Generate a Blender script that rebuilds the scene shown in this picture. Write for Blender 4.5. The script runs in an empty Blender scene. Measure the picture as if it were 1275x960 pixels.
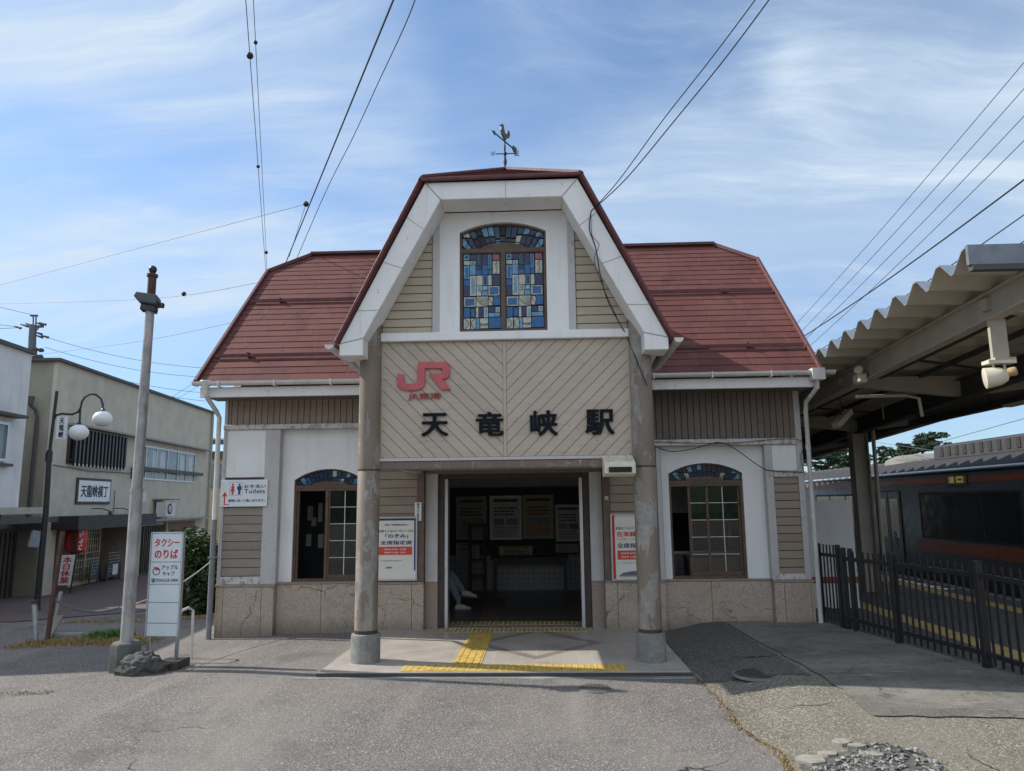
import bpy, bmesh, math, random
from mathutils import Vector, Matrix
random.seed(7)
R_ = math.radians
scene = bpy.context.scene
COL = scene.collection

# ------------------------------------------------------------------ camera
YAW, PITCH, ROLL = 0.0401227, 0.1570111, -0.0116355
CAM = Vector((0.4072, -10.05, 1.7452)); FPX = 918.97
f_ = Vector((-math.sin(YAW)*math.cos(PITCH), math.cos(YAW)*math.cos(PITCH), math.sin(PITCH)))
r0 = Vector((math.cos(YAW), math.sin(YAW), 0)); u0 = r0.cross(f_)
cr = r0*math.cos(ROLL)+u0*math.sin(ROLL); cu = -r0*math.sin(ROLL)+u0*math.cos(ROLL)
cd = bpy.data.cameras.new('camera'); cam = bpy.data.objects.new('camera', cd); COL.objects.link(cam)
cam.matrix_world = Matrix(((cr.x, cu.x, -f_.x, CAM.x), (cr.y, cu.y, -f_.y, CAM.y), (cr.z, cu.z, -f_.z, CAM.z), (0, 0, 0, 1)))
cd.sensor_width = 36; cd.lens = 36*FPX/1275; cd.clip_end = 3000; cd.clip_start = 0.05
scene.camera = cam

# ------------------------------------------------------------------ light
SUN = Vector((-1.17, .25, 1)).normalized()
SUN_EL = math.asin(SUN.z); SUN_AZ = math.atan2(SUN.x, SUN.y)
sd = bpy.data.lights.new('sun', 'SUN'); sd.energy = 4.0; sd.angle = R_(0.53); sd.color = (1, .95, .87)
so = bpy.data.objects.new('sun', sd); COL.objects.link(so)
so.rotation_euler = SUN.to_track_quat('Z', 'Y').to_euler(); so.location = SUN*60
scene.view_settings.view_transform = 'Standard'; scene.view_settings.look = 'None'
scene.view_settings.exposure = 0.5; scene.view_settings.gamma = 1
try: scene.view_settings.use_curve_mapping = False
except Exception: pass

W = bpy.data.worlds.new('World'); scene.world = W; W.use_nodes = True
BX, BY = .1, 5.3
def build_world():
    nt = W.node_tree; nt.nodes.clear(); N = nt.nodes.new; L = nt.links.new
    out = N('ShaderNodeOutputWorld'); bg = N('ShaderNodeBackground'); bg.inputs['Strength'].default_value = .09
    sky = N('ShaderNodeTexSky'); sky.sky_type = 'NISHITA'; sky.sun_disc = False
    sky.sun_elevation = SUN_EL; sky.sun_rotation = SUN_AZ; sky.altitude = 300; sky.air_density = 1.0; sky.dust_density = .15; sky.ozone_density = 2.0
    tc = N('ShaderNodeTexCoord'); sep = N('ShaderNodeSeparateXYZ'); L(tc.outputs['Generated'], sep.inputs[0])
    zc = N('ShaderNodeMath'); zc.operation = 'MAXIMUM'; zc.inputs[1].default_value = 0.0; L(sep.outputs['Z'], zc.inputs[0])
    za = N('ShaderNodeMath'); za.operation = 'ADD'; za.inputs[1].default_value = .22; L(zc.outputs[0], za.inputs[0])
    dx = N('ShaderNodeMath'); dx.operation = 'DIVIDE'; L(sep.outputs['X'], dx.inputs[0]); L(za.outputs[0], dx.inputs[1])
    dy = N('ShaderNodeMath'); dy.operation = 'DIVIDE'; L(sep.outputs['Y'], dy.inputs[0]); L(za.outputs[0], dy.inputs[1])
    cb = N('ShaderNodeCombineXYZ'); L(dx.outputs[0], cb.inputs[0]); L(dy.outputs[0], cb.inputs[1])
    def noise(scale, detail, rough, dist, rot, sc, loc=(0, 0, 0)):
        mp = N('ShaderNodeMapping'); mp.inputs['Rotation'].default_value = (0, 0, R_(rot)); mp.inputs['Scale'].default_value = sc; mp.inputs['Location'].default_value = loc
        L(cb.outputs[0], mp.inputs[0]); n = N('ShaderNodeTexNoise'); n.inputs['Scale'].default_value = scale; n.inputs['Detail'].default_value = detail
        n.inputs['Roughness'].default_value = rough; n.inputs['Distortion'].default_value = dist; L(mp.outputs[0], n.inputs['Vector']); return n.outputs['Fac']
    def ramp(src, a, b):
        m = N('ShaderNodeMapRange'); m.interpolation_type = 'SMOOTHSTEP'; m.inputs['From Min'].default_value = a; m.inputs['From Max'].default_value = b; L(src, m.inputs['Value']); return m.outputs[0]
    def mul(a, b):
        m = N('ShaderNodeMath'); m.operation = 'MULTIPLY'
        for i, v in enumerate((a, b)):
            if isinstance(v, (int, float)): m.inputs[i].default_value = v
            else: L(v, m.inputs[i])
        return m.outputs[0]
    def add(a, b):
        m = N('ShaderNodeMath'); m.operation = 'ADD'; m.use_clamp = True
        for i, v in enumerate((a, b)):
            if isinstance(v, (int, float)): m.inputs[i].default_value = v
            else: L(v, m.inputs[i])
        return m.outputs[0]
    warp = N('ShaderNodeTexNoise'); warp.inputs['Scale'].default_value = .9; warp.inputs['Detail'].default_value = 3; L(cb.outputs[0], warp.inputs['Vector'])
    wv = N('ShaderNodeVectorMath'); wv.operation = 'SCALE'; wv.inputs['Scale'].default_value = .55; L(warp.outputs['Color'], wv.inputs[0])
    ws = N('ShaderNodeVectorMath'); ws.operation = 'ADD'; L(cb.outputs[0], ws.inputs[0]); L(wv.outputs[0], ws.inputs[1]); cb = ws
    big = ramp(noise(.8, 4, .5, .2, 20, (1, 1.3, 1), (BX, BY, 0)), .33, .63)
    wisp = ramp(noise(1.9, 10, .62, .5, -28, (.5, 1.7, 1), (.4, .7, 0)), .40, .74)
    fine = ramp(noise(5.2, 9, .68, .8, -34, (.35, 2.4, 1)), .42, .82)
    fac = add(mul(big, .47), add(mul(mul(wisp, add(big, .22)), .52), mul(mul(fine, add(wisp, .18)), .42)))
    hz = ramp(sep.outputs['Z'], .03, .30)      # the clear band low in the sky
    fac = mul(fac, add(mul(hz, .8), .2))
    back = ramp(sep.outputs['Y'], .05, -.6)    # bright haze added to the unseen sky behind the camera to fill the facade
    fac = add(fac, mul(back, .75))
    hv = N('ShaderNodeHueSaturation'); hv.inputs['Saturation'].default_value = 1.06; hv.inputs['Value'].default_value = 1.5; L(sky.outputs[0], hv.inputs['Color'])
    lo = ramp(sep.outputs['Z'], .0, .45); lm = add(mul(lo, .42), .58)
    sk = N('ShaderNodeMix'); sk.data_type = 'RGBA'; sk.blend_type = 'MULTIPLY'; sk.inputs['Factor'].default_value = 1; L(hv.outputs[0], sk.inputs[6]); cmb = N('ShaderNodeCombineColor'); L(add(mul(lo, .5), .5), cmb.inputs[0]); L(add(mul(lo, .4), .6), cmb.inputs[1]); L(add(mul(lo, .25), .75), cmb.inputs[2]); L(cmb.outputs[0], sk.inputs[7])
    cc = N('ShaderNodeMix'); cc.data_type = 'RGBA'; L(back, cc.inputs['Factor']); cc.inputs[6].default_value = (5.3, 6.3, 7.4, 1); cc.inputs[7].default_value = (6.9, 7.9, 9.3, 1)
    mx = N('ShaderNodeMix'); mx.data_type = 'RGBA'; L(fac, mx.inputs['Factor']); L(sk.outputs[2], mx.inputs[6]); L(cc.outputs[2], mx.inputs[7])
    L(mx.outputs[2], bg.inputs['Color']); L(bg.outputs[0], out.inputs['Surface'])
build_world()

# ------------------------------------------------------------------ helpers: pixel of the photo -> point at a real distance
def ray(px, py): return f_*FPX + cr*(px-637.5) + cu*(480-py)
def atY(px, py, y): d = ray(px, py); return CAM + d*((y-CAM.y)/d.y)
def atX(px, py, x): d = ray(px, py); return CAM + d*((x-CAM.x)/d.x)
def atZ(px, py, z): d = ray(px, py); return CAM + d*((z-CAM.z)/d.z)

# ------------------------------------------------------------------ materials
MATS = {}
class NT:
    def __init__(s, name):
        s.m = bpy.data.materials.new(name); s.m.use_nodes = True; s.t = s.m.node_tree
        s.b = s.t.nodes['Principled BSDF']; s.tc = None; s.out = s.t.nodes['Material Output']
    def n(s, typ, **k):
        x = s.t.nodes.new(typ)
        for a, v in k.items(): setattr(x, a, v)
        return x
    def L(s, a, b): s.t.links.new(a, b)
    def co(s):
        if not s.tc: s.tc = s.n('ShaderNodeNewGeometry')
        return s.tc.outputs['Position']
    def mapped(s, scale=(1, 1, 1), rot=(0, 0, 0), loc=(0, 0, 0)):
        m = s.n('ShaderNodeMapping'); m.inputs['Scale'].default_value = scale; m.inputs['Rotation'].default_value = rot; m.inputs['Location'].default_value = loc
        s.L(s.co(), m.inputs[0]); return m.outputs[0]
    def noise(s, scale, detail=4, rough=.55, dist=0, vec=None):
        n = s.n('ShaderNodeTexNoise'); n.inputs['Scale'].default_value = scale; n.inputs['Detail'].default_value = detail
        n.inputs['Roughness'].default_value = rough; n.inputs['Distortion'].default_value = dist
        s.L(vec if vec is not None else s.co(), n.inputs['Vector']); return n.outputs['Fac']
    def vor(s, scale, feature='F1', out='Distance', vec=None, rnd=1):
        n = s.n('ShaderNodeTexVoronoi'); n.feature = feature; n.inputs['Scale'].default_value = scale; n.inputs['Randomness'].default_value = rnd
        s.L(vec if vec is not None else s.co(), n.inputs['Vector']); return n.outputs[out]
    def ramp(s, src, a, b, c=0, d=1, smooth=True):
        m = s.n('ShaderNodeMapRange'); m.interpolation_type = 'SMOOTHSTEP' if smooth else 'LINEAR'
        m.inputs['From Min'].default_value = a; m.inputs['From Max'].default_value = b; m.inputs['To Min'].default_value = c; m.inputs['To Max'].default_value = d
        s.L(src, m.inputs['Value']); return m.outputs[0]
    def math(s, op, a, b=0, clamp=False):
        m = s.n('ShaderNodeMath'); m.operation = op; m.use_clamp = clamp
        for i, v in enumerate((a, b)):
            if isinstance(v, (int, float)): m.inputs[i].default_value = v
            else: s.L(v, m.inputs[i])
        return m.outputs[0]
    def mix(s, fac, a, b, blend='MIX'):
        m = s.n('ShaderNodeMix'); m.data_type = 'RGBA'; m.blend_type = blend
        for i, v in ((0, fac), (6, a), (7, b)):
            if isinstance(v, (int, float)): m.inputs[i].default_value = v
            elif isinstance(v, tuple): m.inputs[i].default_value = (*v[:3], 1)
            else: s.L(v, m.inputs[i])
        return m.outputs[2]
    def island(s):
        g = s.n('ShaderNodeNewGeometry'); return g.outputs['Random Per Island']
    def vecadd(s, vec, src, amt):
        m = s.n('ShaderNodeVectorMath'); m.operation = 'SCALE'; s.L(src, m.inputs[0]); m.inputs['Scale'].default_value = amt
        a = s.n('ShaderNodeVectorMath'); a.operation = 'ADD'; s.L(vec, a.inputs[0]); s.L(m.outputs[0], a.inputs[1]); return a.outputs[0]
    def fin(s, col, rough=.6, bump=None, bs=.3, bd=.01, metal=0, spec=None):
        if isinstance(col, tuple): s.b.inputs['Base Color'].default_value = (*col[:3], 1)
        else: s.L(col, s.b.inputs['Base Color'])
        if isinstance(rough, (int, float)): s.b.inputs['Roughness'].default_value = rough
        else: s.L(rough, s.b.inputs['Roughness'])
        s.b.inputs['Metallic'].default_value = metal
        if spec is not None: s.b.inputs['Specular IOR Level'].default_value = spec
        if bump is not None:
            bn = s.n('ShaderNodeBump'); bn.inputs['Strength'].default_value = bs; bn.inputs['Distance'].default_value = bd
            s.L(bump, bn.inputs['Height']); s.L(bn.outputs[0], s.b.inputs['Normal'])
        return s.m

def mat(name, col, rough=.55, metal=0, var=.12, scale=6, dirt=0, dirtcol=(.05, .045, .04), spec=None, islandvar=0, bump=0):
    if name in MATS: return MATS[name]
    t = NT(name)
    n = t.noise(scale, 6, .6)
    c = t.mix(t.ramp(n, .3, .7), tuple(v*(1-var) for v in col), tuple(min(1, v*(1+var)) for v in col))
    if islandvar:
        c = t.mix(t.math('MULTIPLY', t.island(), islandvar), c, tuple(v*.45 for v in col))
    if dirt:
        st = t.noise(5, 8, .7, .5, t.mapped((1, 1, .18)))
        c = t.mix(t.math('MULTIPLY', t.ramp(st, .48, .8), dirt), c, dirtcol)
    r = t.ramp(t.noise(scale*2.3, 4), .2, .8, max(.03, rough-.1), min(1, rough+.1))
    MATS[name] = t.fin(c, r, t.noise(scale*14, 3) if bump else None, bump, .004, metal, spec)
    return MATS[name]

def m_asphalt(name, base, light, dark, sc=75, wear=(.5, .5, .5), wearamt=.3, crack=.9, bump=.5):
    t = NT(name)
    cell = t.vor(sc, 'F1', 'Color'); sep = t.n('ShaderNodeSeparateColor'); t.L(cell, sep.inputs[0])
    v = sep.outputs[0]
    c = t.mix(t.ramp(v, .05, .62), dark, base); c = t.mix(t.ramp(v, .66, .98), c, light)
    cell2 = t.vor(sc*.46, 'F1', 'Color'); s2 = t.n('ShaderNodeSeparateColor'); t.L(cell2, s2.inputs[0])
    c = t.mix(t.ramp(s2.outputs[1], .84, .97, 0, .8), c, tuple(min(1, q*1.25) for q in light))
    c = t.mix(t.ramp(s2.outputs[2], .8, .98, 0, .7), c, tuple(q*.7 for q in dark))
    big = t.noise(.55, 6, .62, .4); c = t.mix(t.ramp(big, .4, .72, 0, wearamt), c, wear)
    st = t.noise(1.7, 7, .7); c = t.mix(t.ramp(st, .5, .78, 0, .42), c, tuple(q*.62 for q in dark))
    trk = t.noise(.9, 5, .6, .6, t.mapped((1, .22, 1), (0, 0, -.7))); c = t.mix(t.ramp(trk, .5, .7, 0, .38), c, tuple(min(1, q*1.15) for q in wear))
    oil = t.noise(.75, 3, .5, 0, t.mapped((1, 1, 1), (0, 0, 0), (4.3, 1.1, 0))); c = t.mix(t.ramp(oil, .62, .72, 0, .45), c, tuple(q*.55 for q in base))
    # cracks
    wob = t.n('ShaderNodeTexNoise'); wob.inputs['Scale'].default_value = 2.2; wob.inputs['Detail'].default_value = 6; t.L(t.co(), wob.inputs['Vector'])
    cv = t.vor(.42, 'DISTANCE_TO_EDGE', 'Distance', t.vecadd(t.co(), wob.outputs['Color'], .55))
    gate = t.ramp(t.noise(.5, 2), .5, .6)
    ck = t.math('MULTIPLY', t.math('MULTIPLY', t.ramp(cv, .0015, .006, 1, 0), gate), crack)
    c = t.mix(ck, c, (.018, .017, .015))
    h = t.math('SUBTRACT', t.math('ADD', t.vor(sc, 'F1', 'Distance'), t.math('MULTIPLY', big, .6)), t.math('MULTIPLY', ck, 2))
    return t.fin(c, .88, h, bump, .012, spec=.25)

MATS['asphalt'] = m_asphalt('asphalt_worn', (.18, .163, .15), (.35, .32, .295), (.085, .076, .07), 230, (.27, .245, .215), .5)
MATS['asphalt_tan'] = m_asphalt('asphalt_tan', (.185, .165, .135), (.38, .345, .28), (.08, .07, .056), 185, (.24, .215, .17), .5)
MATS['asphalt_dark'] = m_asphalt('asphalt_dark', (.115, .108, .098), (.25, .235, .205), (.05, .047, .042), 185, (.12, .115, .105), .4)

def m_concrete():
    t = NT('concrete_slab')
    a = t.noise(1.2, 8, .65, .5, t.mapped((.45, 1, 1), (0, 0, .12))); b = t.noise(9, 6, .6); f = t.noise(70, 3, .6)
    c = t.mix(t.ramp(a, .35, .68), (.105, .098, .085), (.25, .235, .20))
    c = t.mix(t.ramp(b, .5, .75, 0, .65), c, (.06, .057, .052))
    c = t.mix(t.ramp(t.noise(3.1, 9, .75, 1.2, t.mapped((.35, 1.6, 1), (0, 0, -.2))), .57, .68, 0, .85), c, (.36, .335, .29))
    sp = t.vor(170, 'F1', 'Color'); ss = t.n('ShaderNodeSeparateColor'); t.L(sp, ss.inputs[0]); c = t.mix(t.ramp(ss.outputs[0], .6, .95, 0, .4), c, (.33, .31, .27))
    c = t.mix(t.ramp(f, .3, .7, 0, .35), c, (.05, .05, .047))
    wob = t.n('ShaderNodeTexNoise'); wob.inputs['Scale'].default_value = 2.6; wob.inputs['Detail'].default_value = 7; t.L(t.co(), wob.inputs['Vector'])
    v = t.vor(.9, 'DISTANCE_TO_EDGE', 'Distance', t.vecadd(t.co(), wob.outputs['Color'], .6)); ck = t.math('MULTIPLY', t.ramp(v, .002, .008, 1, 0), t.ramp(t.noise(.8, 2), .5, .6))
    c = t.mix(t.math('MULTIPLY', ck, .6), c, (.03, .024, .022))
    return t.fin(c, .85, t.math('SUBTRACT', t.math('ADD', f, b), t.math('MULTIPLY', ck, 2)), .35, .008, spec=.25)
MATS['concrete'] = m_concrete()
def m_grey_concrete(name='grey_concrete', k=1.0):
    t = NT(name); a = t.noise(3, 8, .65); f = t.noise(45, 4, .6)
    c = t.mix(t.ramp(a, .35, .7), (.17*k, .17*k, .16*k), (.31*k, .305*k, .285*k)); c = t.mix(t.ramp(f, .35, .75, 0, .4), c, (.11*k, .11*k, .1*k))
    c = t.mix(t.ramp(t.noise(4, 6, .7, .3, t.mapped((1, 1, .2))), .55, .8, 0, .6), c, (.07*k, .075*k, .06*k))
    return t.fin(c, .85, f, .35, .006, spec=.3)
MATS['footing'] = m_grey_concrete()
MATS['rock'] = m_grey_concrete('weathered_rock', .36); MATS['footing_dark'] = m_grey_concrete('footing_dark_concrete', .5)

def m_roof():
    t = NT('roof_slate_red')
    isl = t.island()
    c = t.mix(isl, (.118, .041, .036), (.142, .050, .044))
    fade = t.noise(1.1, 8, .65, .4); c = t.mix(t.ramp(fade, .45, .75, 0, .45), c, (.185, .095, .08))
    dk = t.noise(2.3, 7, .7, .3, t.mapped((1, .5, .5))); c = t.mix(t.ramp(dk, .46, .74, 0, .7), c, (.058, .026, .024))
    sp = t.noise(38, 5, .7); c = t.mix(t.ramp(sp, .4, .75, 0, .35), c, (.095, .04, .036))
    st = t.noise(6, 6, .75, 0, t.mapped((1.6, .3, .3))); c = t.mix(t.ramp(st, .56, .8, 0, .5), c, (.25, .16, .14))
    return t.fin(c, t.ramp(fade, .3, .7, .68, .85), sp, .25, .004, spec=.22)
MATS['roof'] = m_roof()
MATS['roof_trim'] = mat('roof_trim_red', (.105, .032, .032), .62, 0, .2, 9, .35, (.04, .015, .015))

def m_white(name, col, worn, amt=.5, streak=.35):
    t = NT(name)
    n = t.noise(2.2, 7, .62); c = t.mix(t.ramp(n, .3, .75), tuple(v*.93 for v in col), col)
    st = t.noise(7, 8, .7, .3, t.mapped((1, 1, .12))); c = t.mix(t.ramp(st, .5, .82, 0, streak), c, (.34, .33, .31))
    w = t.noise(16, 9, .75, .8, t.mapped((1, 1, .55))); c = t.mix(t.ramp(w, .66-.12*amt, .7-.1*amt, 0, worn), c, (.27, .25, .235))
    return t.fin(c, .55, t.noise(60, 3), .12, .003)
MATS['white'] = m_white('white_paint_plaster', (.80, .80, .79), 0, .25, .36)
MATS['white_trim'] = m_white('white_trim_weathered', (.80, .79, .775), .8, .4, .45)
MATS['band'] = m_white('band_flaking_paint', (.60, .575, .55), .9, 1.3, .5)
MATS['post_grey'] = m_white('post_grey_paint', (.50, .485, .475), .75, .7, .5)

def m_siding(name, c1, c2, wet=.5, rough=.6, streaks=.4):
    t = NT(name); isl = t.island()
    c = t.mix(isl, c1, c2)
    g = t.noise(30, 6, .65, .2, t.mapped((.12, 1, 1))); c = t.mix(t.ramp(g, .35, .75, 0, .3), c, tuple(v*.6 for v in c1))
    d = t.noise(2.1, 8, .7, .5); c = t.mix(t.ramp(d, .5, .8, 0, wet), c, tuple(v*.5 for v in c1))
    s = t.noise(9, 7, .7, .3, t.mapped((1, 1, .12))); c = t.mix(t.ramp(s, .55, .85, 0, streaks), c, (.42, .42, .42))
    return t.fin(c, rough, g, .2, .003)
MATS['siding'] = m_siding('siding_tan', (.28, .215, .165), (.32, .25, .19))
MATS['siding_brown'] = m_siding('siding_brown', (.15, .122, .098), (.175, .143, .115), .5, .6, .25)
MATS['siding_cream'] = m_siding('siding_cream', (.43, .375, .28), (.47, .41, .305), .35, .6, .1)
MATS['siding_grey'] = m_siding('siding_tan_greyed', (.25, .215, .18), (.29, .25, .21), .4, .6, .75)
MATS['panel_board'] = m_siding('panel_board_beige', (.455, .38, .305), (.495, .415, .335), .3, .6, .12)
MATS['groove'] = mat('groove_dark', (.075, .064, .053), .8)
MATS['lintel'] = m_white('lintel_flaking_brown', (.16, .115, .09), .9, .9, .3)
MATS['brown_frame'] = mat('brown_window_frame', (.105, .062, .037), .5, 0, .2, 12, .25)
MATS['brown_dark'] = mat('dark_brown_wood', (.05, .036, .028), .55, 0, .25, 9)
MATS['jamb'] = mat('jamb_panel_grey', (.48, .48, .48), .55, 0, .06, 4, .25, (.25, .24, .23))

def m_column():
    t = NT('column_peeling_brown')
    n = t.noise(2.6, 9, .66, .25, t.mapped((1.6, 1.6, .55), (0, 0, 0), (2.0, 0, .4))); sxx = t.n('ShaderNodeSeparateXYZ'); t.L(t.co(), sxx.inputs[0]); n = t.math('ADD', n, t.ramp(sxx.outputs['X'], -.5, .5, -.01, .055)); peel = t.ramp(n, .565, .573)
    edge = t.math('SUBTRACT', t.ramp(n, .552, .56), peel)
    b = t.mix(t.ramp(t.noise(1.4, 5), .35, .7), (.175, .138, .106), (.21, .168, .13))
    b = t.mix(t.ramp(t.noise(7, 7, .7, 0, t.mapped((1, 1, .1))), .5, .8, 0, .4), b, (.10, .078, .06))
    g = t.mix(t.ramp(t.noise(9, 7, .7), .35, .7), (.21, .195, .172), (.30, .28, .25))
    c = t.mix(peel, b, g); c = t.mix(t.math('MULTIPLY', edge, .6), c, (.38, .36, .33))
    return t.fin(c, .6, t.math('SUBTRACT', 1, peel), .5, .004)
MATS['column'] = m_column()

def m_stone():
    t = NT('pink_granite')
    wob = t.n('ShaderNodeTexNoise'); wob.inputs['Scale'].default_value = 1.7; wob.inputs['Detail'].default_value = 6; t.L(t.co(), wob.inputs['Vector'])
    sp = t.vor(110, 'F1', 'Color'); s = t.n('ShaderNodeSeparateColor'); t.L(sp, s.inputs[0])
    c = t.mix(s.outputs[0], (.36, .29, .23), (.52, .43, .35)); c = t.mix(t.ramp(s.outputs[1], .86, .97, 0, .8), c, (.12, .105, .095))
    cl = t.noise(1.8, 7, .65, .8); c = t.mix(t.ramp(cl, .4, .72, 0, .6), c, (.42, .31, .225))
    cl2 = t.noise(3.2, 6, .65, 1.5); c = t.mix(t.ramp(cl2, .5, .75, 0, .42), c, (.24, .215, .195))
    v = t.vor(1.0, 'DISTANCE_TO_EDGE', 'Distance', t.vecadd(t.co(), wob.outputs['Color'], .9))
    c = t.mix(t.math('MULTIPLY', t.ramp(v, .003, .010, 1, 0), t.ramp(t.noise(2, 3), .36, .56)), c, (.17, .10, .075))
    sz = t.n('ShaderNodeSeparateXYZ'); t.L(t.co(), sz.inputs[0]); spl = t.math('ADD', sz.outputs['Z'], t.math('MULTIPLY', t.noise(5, 7, .7), -.35))
    c = t.mix(t.ramp(spl, -.12, .12, .55, 0), c, (.10, .088, .072))      # mud splashed up from the paving
    return t.fin(c, .5, t.noise(90, 3), .15, .003)
MATS['stone'] = m_stone()
MATS['stone_dark'] = mat('granite_brown', (.30, .235, .19), .5, 0, .35, 60)

def m_floor_tile():
    t = NT('porch_tile')
    b = t.n('ShaderNodeTexBrick'); b.offset = 0.0; b.inputs['Scale'].default_value = 1; b.inputs['Brick Width'].default_value = .15; b.inputs['Row Height'].default_value = .15
    b.inputs['Mortar Size'].default_value = .0035; b.inputs['Color1'].default_value = (.35, .315, .275, 1); b.inputs['Color2'].default_value = (.39, .35, .305, 1); b.inputs['Mortar'].default_value = (.43, .40, .36, 1)
    t.L(t.co(), b.inputs['Vector'])
    # diamond of darker tiles in front of the door
    sx = t.n('ShaderNodeSeparateXYZ'); t.L(t.co(), sx.inputs[0])
    ax = t.math('ABSOLUTE', t.math('SUBTRACT', sx.outputs['X'], .30)); ay = t.math('ABSOLUTE', t.math('ADD', sx.outputs['Y'], .95))
    dd = t.math('ADD', t.math('MULTIPLY', ax, .9), t.math('MULTIPLY', ay, .75))
    ring = t.math('MULTIPLY', t.ramp(dd, .56, .565), t.ramp(dd, .70, .705, 1, 0))
    c = t.mix(t.math('MULTIPLY', ring, .5), b.outputs['Color'], (.085, .06, .05))
    c = t.mix(t.ramp(t.noise(2.3, 7, .65), .45, .75, 0, .35), c, (.16, .14, .12))
    return t.fin(c, t.ramp(t.noise(3, 5), .3, .7, .28, .5), t.math('SUBTRACT', 1, b.outputs['Fac']), .3, .003, spec=.4)
MATS['tile'] = m_floor_tile()
def m_hall_tile():
    t = NT('hall_tile'); b = t.n('ShaderNodeTexBrick'); b.offset = 0; b.inputs['Scale'].default_value = 1; b.inputs['Brick Width'].default_value = .15; b.inputs['Row Height'].default_value = .15; b.inputs['Mortar Size'].default_value = .004
    b.inputs['Color1'].default_value = (.085, .08, .078, 1); b.inputs['Color2'].default_value = (.10, .096, .092, 1); b.inputs['Mortar'].default_value = (.08, .077, .075, 1); t.L(t.co(), b.inputs['Vector'])
    return t.fin(b.outputs['Color'], .35)
MATS['hall_tile'] = m_hall_tile()
def m_wall_tile():
    t = NT('wall_tile'); b = t.n('ShaderNodeTexBrick'); b.offset = 0; b.inputs['Scale'].default_value = 1; b.inputs['Brick Width'].default_value = .1; b.inputs['Row Height'].default_value = .1; b.inputs['Mortar Size'].default_value = .004
    b.inputs['Color1'].default_value = (.26, .255, .245, 1); b.inputs['Color2'].default_value = (.29, .285, .27, 1); b.inputs['Mortar'].default_value = (.09, .09, .085, 1)
    t.L(t.mapped((1, 1, 1), (R_(-90), 0, 0)), b.inputs['Vector']); return t.fin(b.outputs['Color'], .3)
MATS['wall_tile'] = m_wall_tile()
MATS['tactile'] = mat('tactile_yellow', (.50, .34, .085), .65, 0, .2, 9, .5, (.25, .17, .06))
MATS['tactile_worn'] = mat('tactile_worn', (.36, .27, .12), .7, 0, .2, 9, .4, (.15, .12, .08))
MATS['interior_wall'] = mat('interior_wall_grey', (.42, .41, .38), .8)
MATS['interior_dark'] = mat('interior_dark', (.05, .05, .052), .8)
MATS['board_green'] = mat('notice_board_green', (.018, .03, .028), .7)
MATS['black'] = mat('black_paint', (.016, .017, .02), .42, 0, .3, 12, .3, (.05, .05, .05))
MATS['letter_black'] = mat('letter_navy_black', (.007, .009, .014), .7, spec=.15)
MATS['ink'] = mat('ink_dark', (.022, .024, .035), .6)
MATS['ink_navy'] = mat('ink_navy', (.03, .045, .14), .6)
MATS['ink_red'] = mat('ink_red', (.52, .035, .03), .6)
MATS['ink_blue'] = mat('ink_blue', (.03, .10, .33), .6)
MATS['ink_grey'] = mat('ink_grey', (.25, .25, .27), .6)
MATS['ink_white'] = mat('ink_white', (.8, .8, .78), .6)
MATS['jr'] = mat('logo_faded_red', (.50, .10, .11), .5, 0, .1, 5, .15, (.35, .12, .12))
MATS['jr2'] = mat('logo_small_red', (.42, .07, .08), .5)
MATS['sign_white'] = mat('sign_board_white', (.72, .745, .76), .45, 0, .05, 3, .12, (.45, .44, .42))
MATS['paper'] = mat('paper_white', (.60, .59, .55), .7, 0, .05, 8)
MATS['paper_dim'] = mat('paper_old', (.36, .34, .31), .7, 0, .15, 14)
MATS['paper_cream'] = mat('paper_yellowish', (.42, .36, .21), .7, 0, .15, 14)
MATS['alu'] = mat('aluminium', (.55, .56, .57), .38, .7, .08, 20)
MATS['steel_white'] = mat('painted_steel_white', (.60, .60, .58), .45, 0, .08, 8, .3, (.3, .28, .25))
MATS['gutter'] = mat('gutter_white', (.63, .62, .59), .45, 0, .08, 5, .5, (.3, .28, .25))
MATS['pipe_grey'] = mat('pipe_grey', (.2, .205, .215), .5, 0, .12, 6)
MATS['pole_grey'] = mat('pole_weathered_grey', (.34, .335, .33), .5, .2, .2, 5, 1.0, (.09, .06, .045))
MATS['galv'] = mat('galvanised', (.42, .43, .44), .42, .75, .15, 14)
MATS['rust'] = mat('rust_brown', (.085, .04, .028), .8, 0, .35, 10)
MATS['canopy_beige'] = mat('canopy_beige_paint', (.42, .385, .315), .5, 0, .08, 3, .25, (.2, .17, .13))
MATS['canopy_top'] = mat('canopy_zinc', (.30, .335, .37), .4, .55, .12, 5)
MATS['canopy_dark'] = mat('canopy_dark_steel', (.06, .06, .06), .6)
MATS['cream_plastic'] = mat('cream_plastic', (.62, .58, .46), .5, 0, .08, 9, .25, (.3, .25, .18))
MATS['wire'] = mat('wire_black', (.02, .02, .022), .6)
MATS['wire_grey'] = mat('wire_grey', (.10, .105, .12), .6)
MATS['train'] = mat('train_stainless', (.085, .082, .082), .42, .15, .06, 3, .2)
MATS['train_dark'] = mat('train_underfloor', (.03, .03, .032), .7)
MATS['orange'] = mat('train_orange_stripe', (.36, .07, .022), .5)
MATS['beige_wall'] = mat('beige_mortar_wall', (.52, .475, .375), .85, 0, .08, 2, .45, (.25, .23, .19), bump=.2)
MATS['white_wall'] = mat('white_mortar_wall', (.66, .66, .65), .85, 0, .07, 2, .45, (.32, .32, .32), bump=.2)
MATS['roof_edge_dark'] = mat('roof_edge_dark', (.07, .065, .06), .6)
MATS['lantern'] = mat('lantern_red', (.55, .03, .02), .55)
MATS['wood'] = mat('wood_brown', (.19, .10, .05), .6, 0, .25, 14, islandvar=.4)
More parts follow.
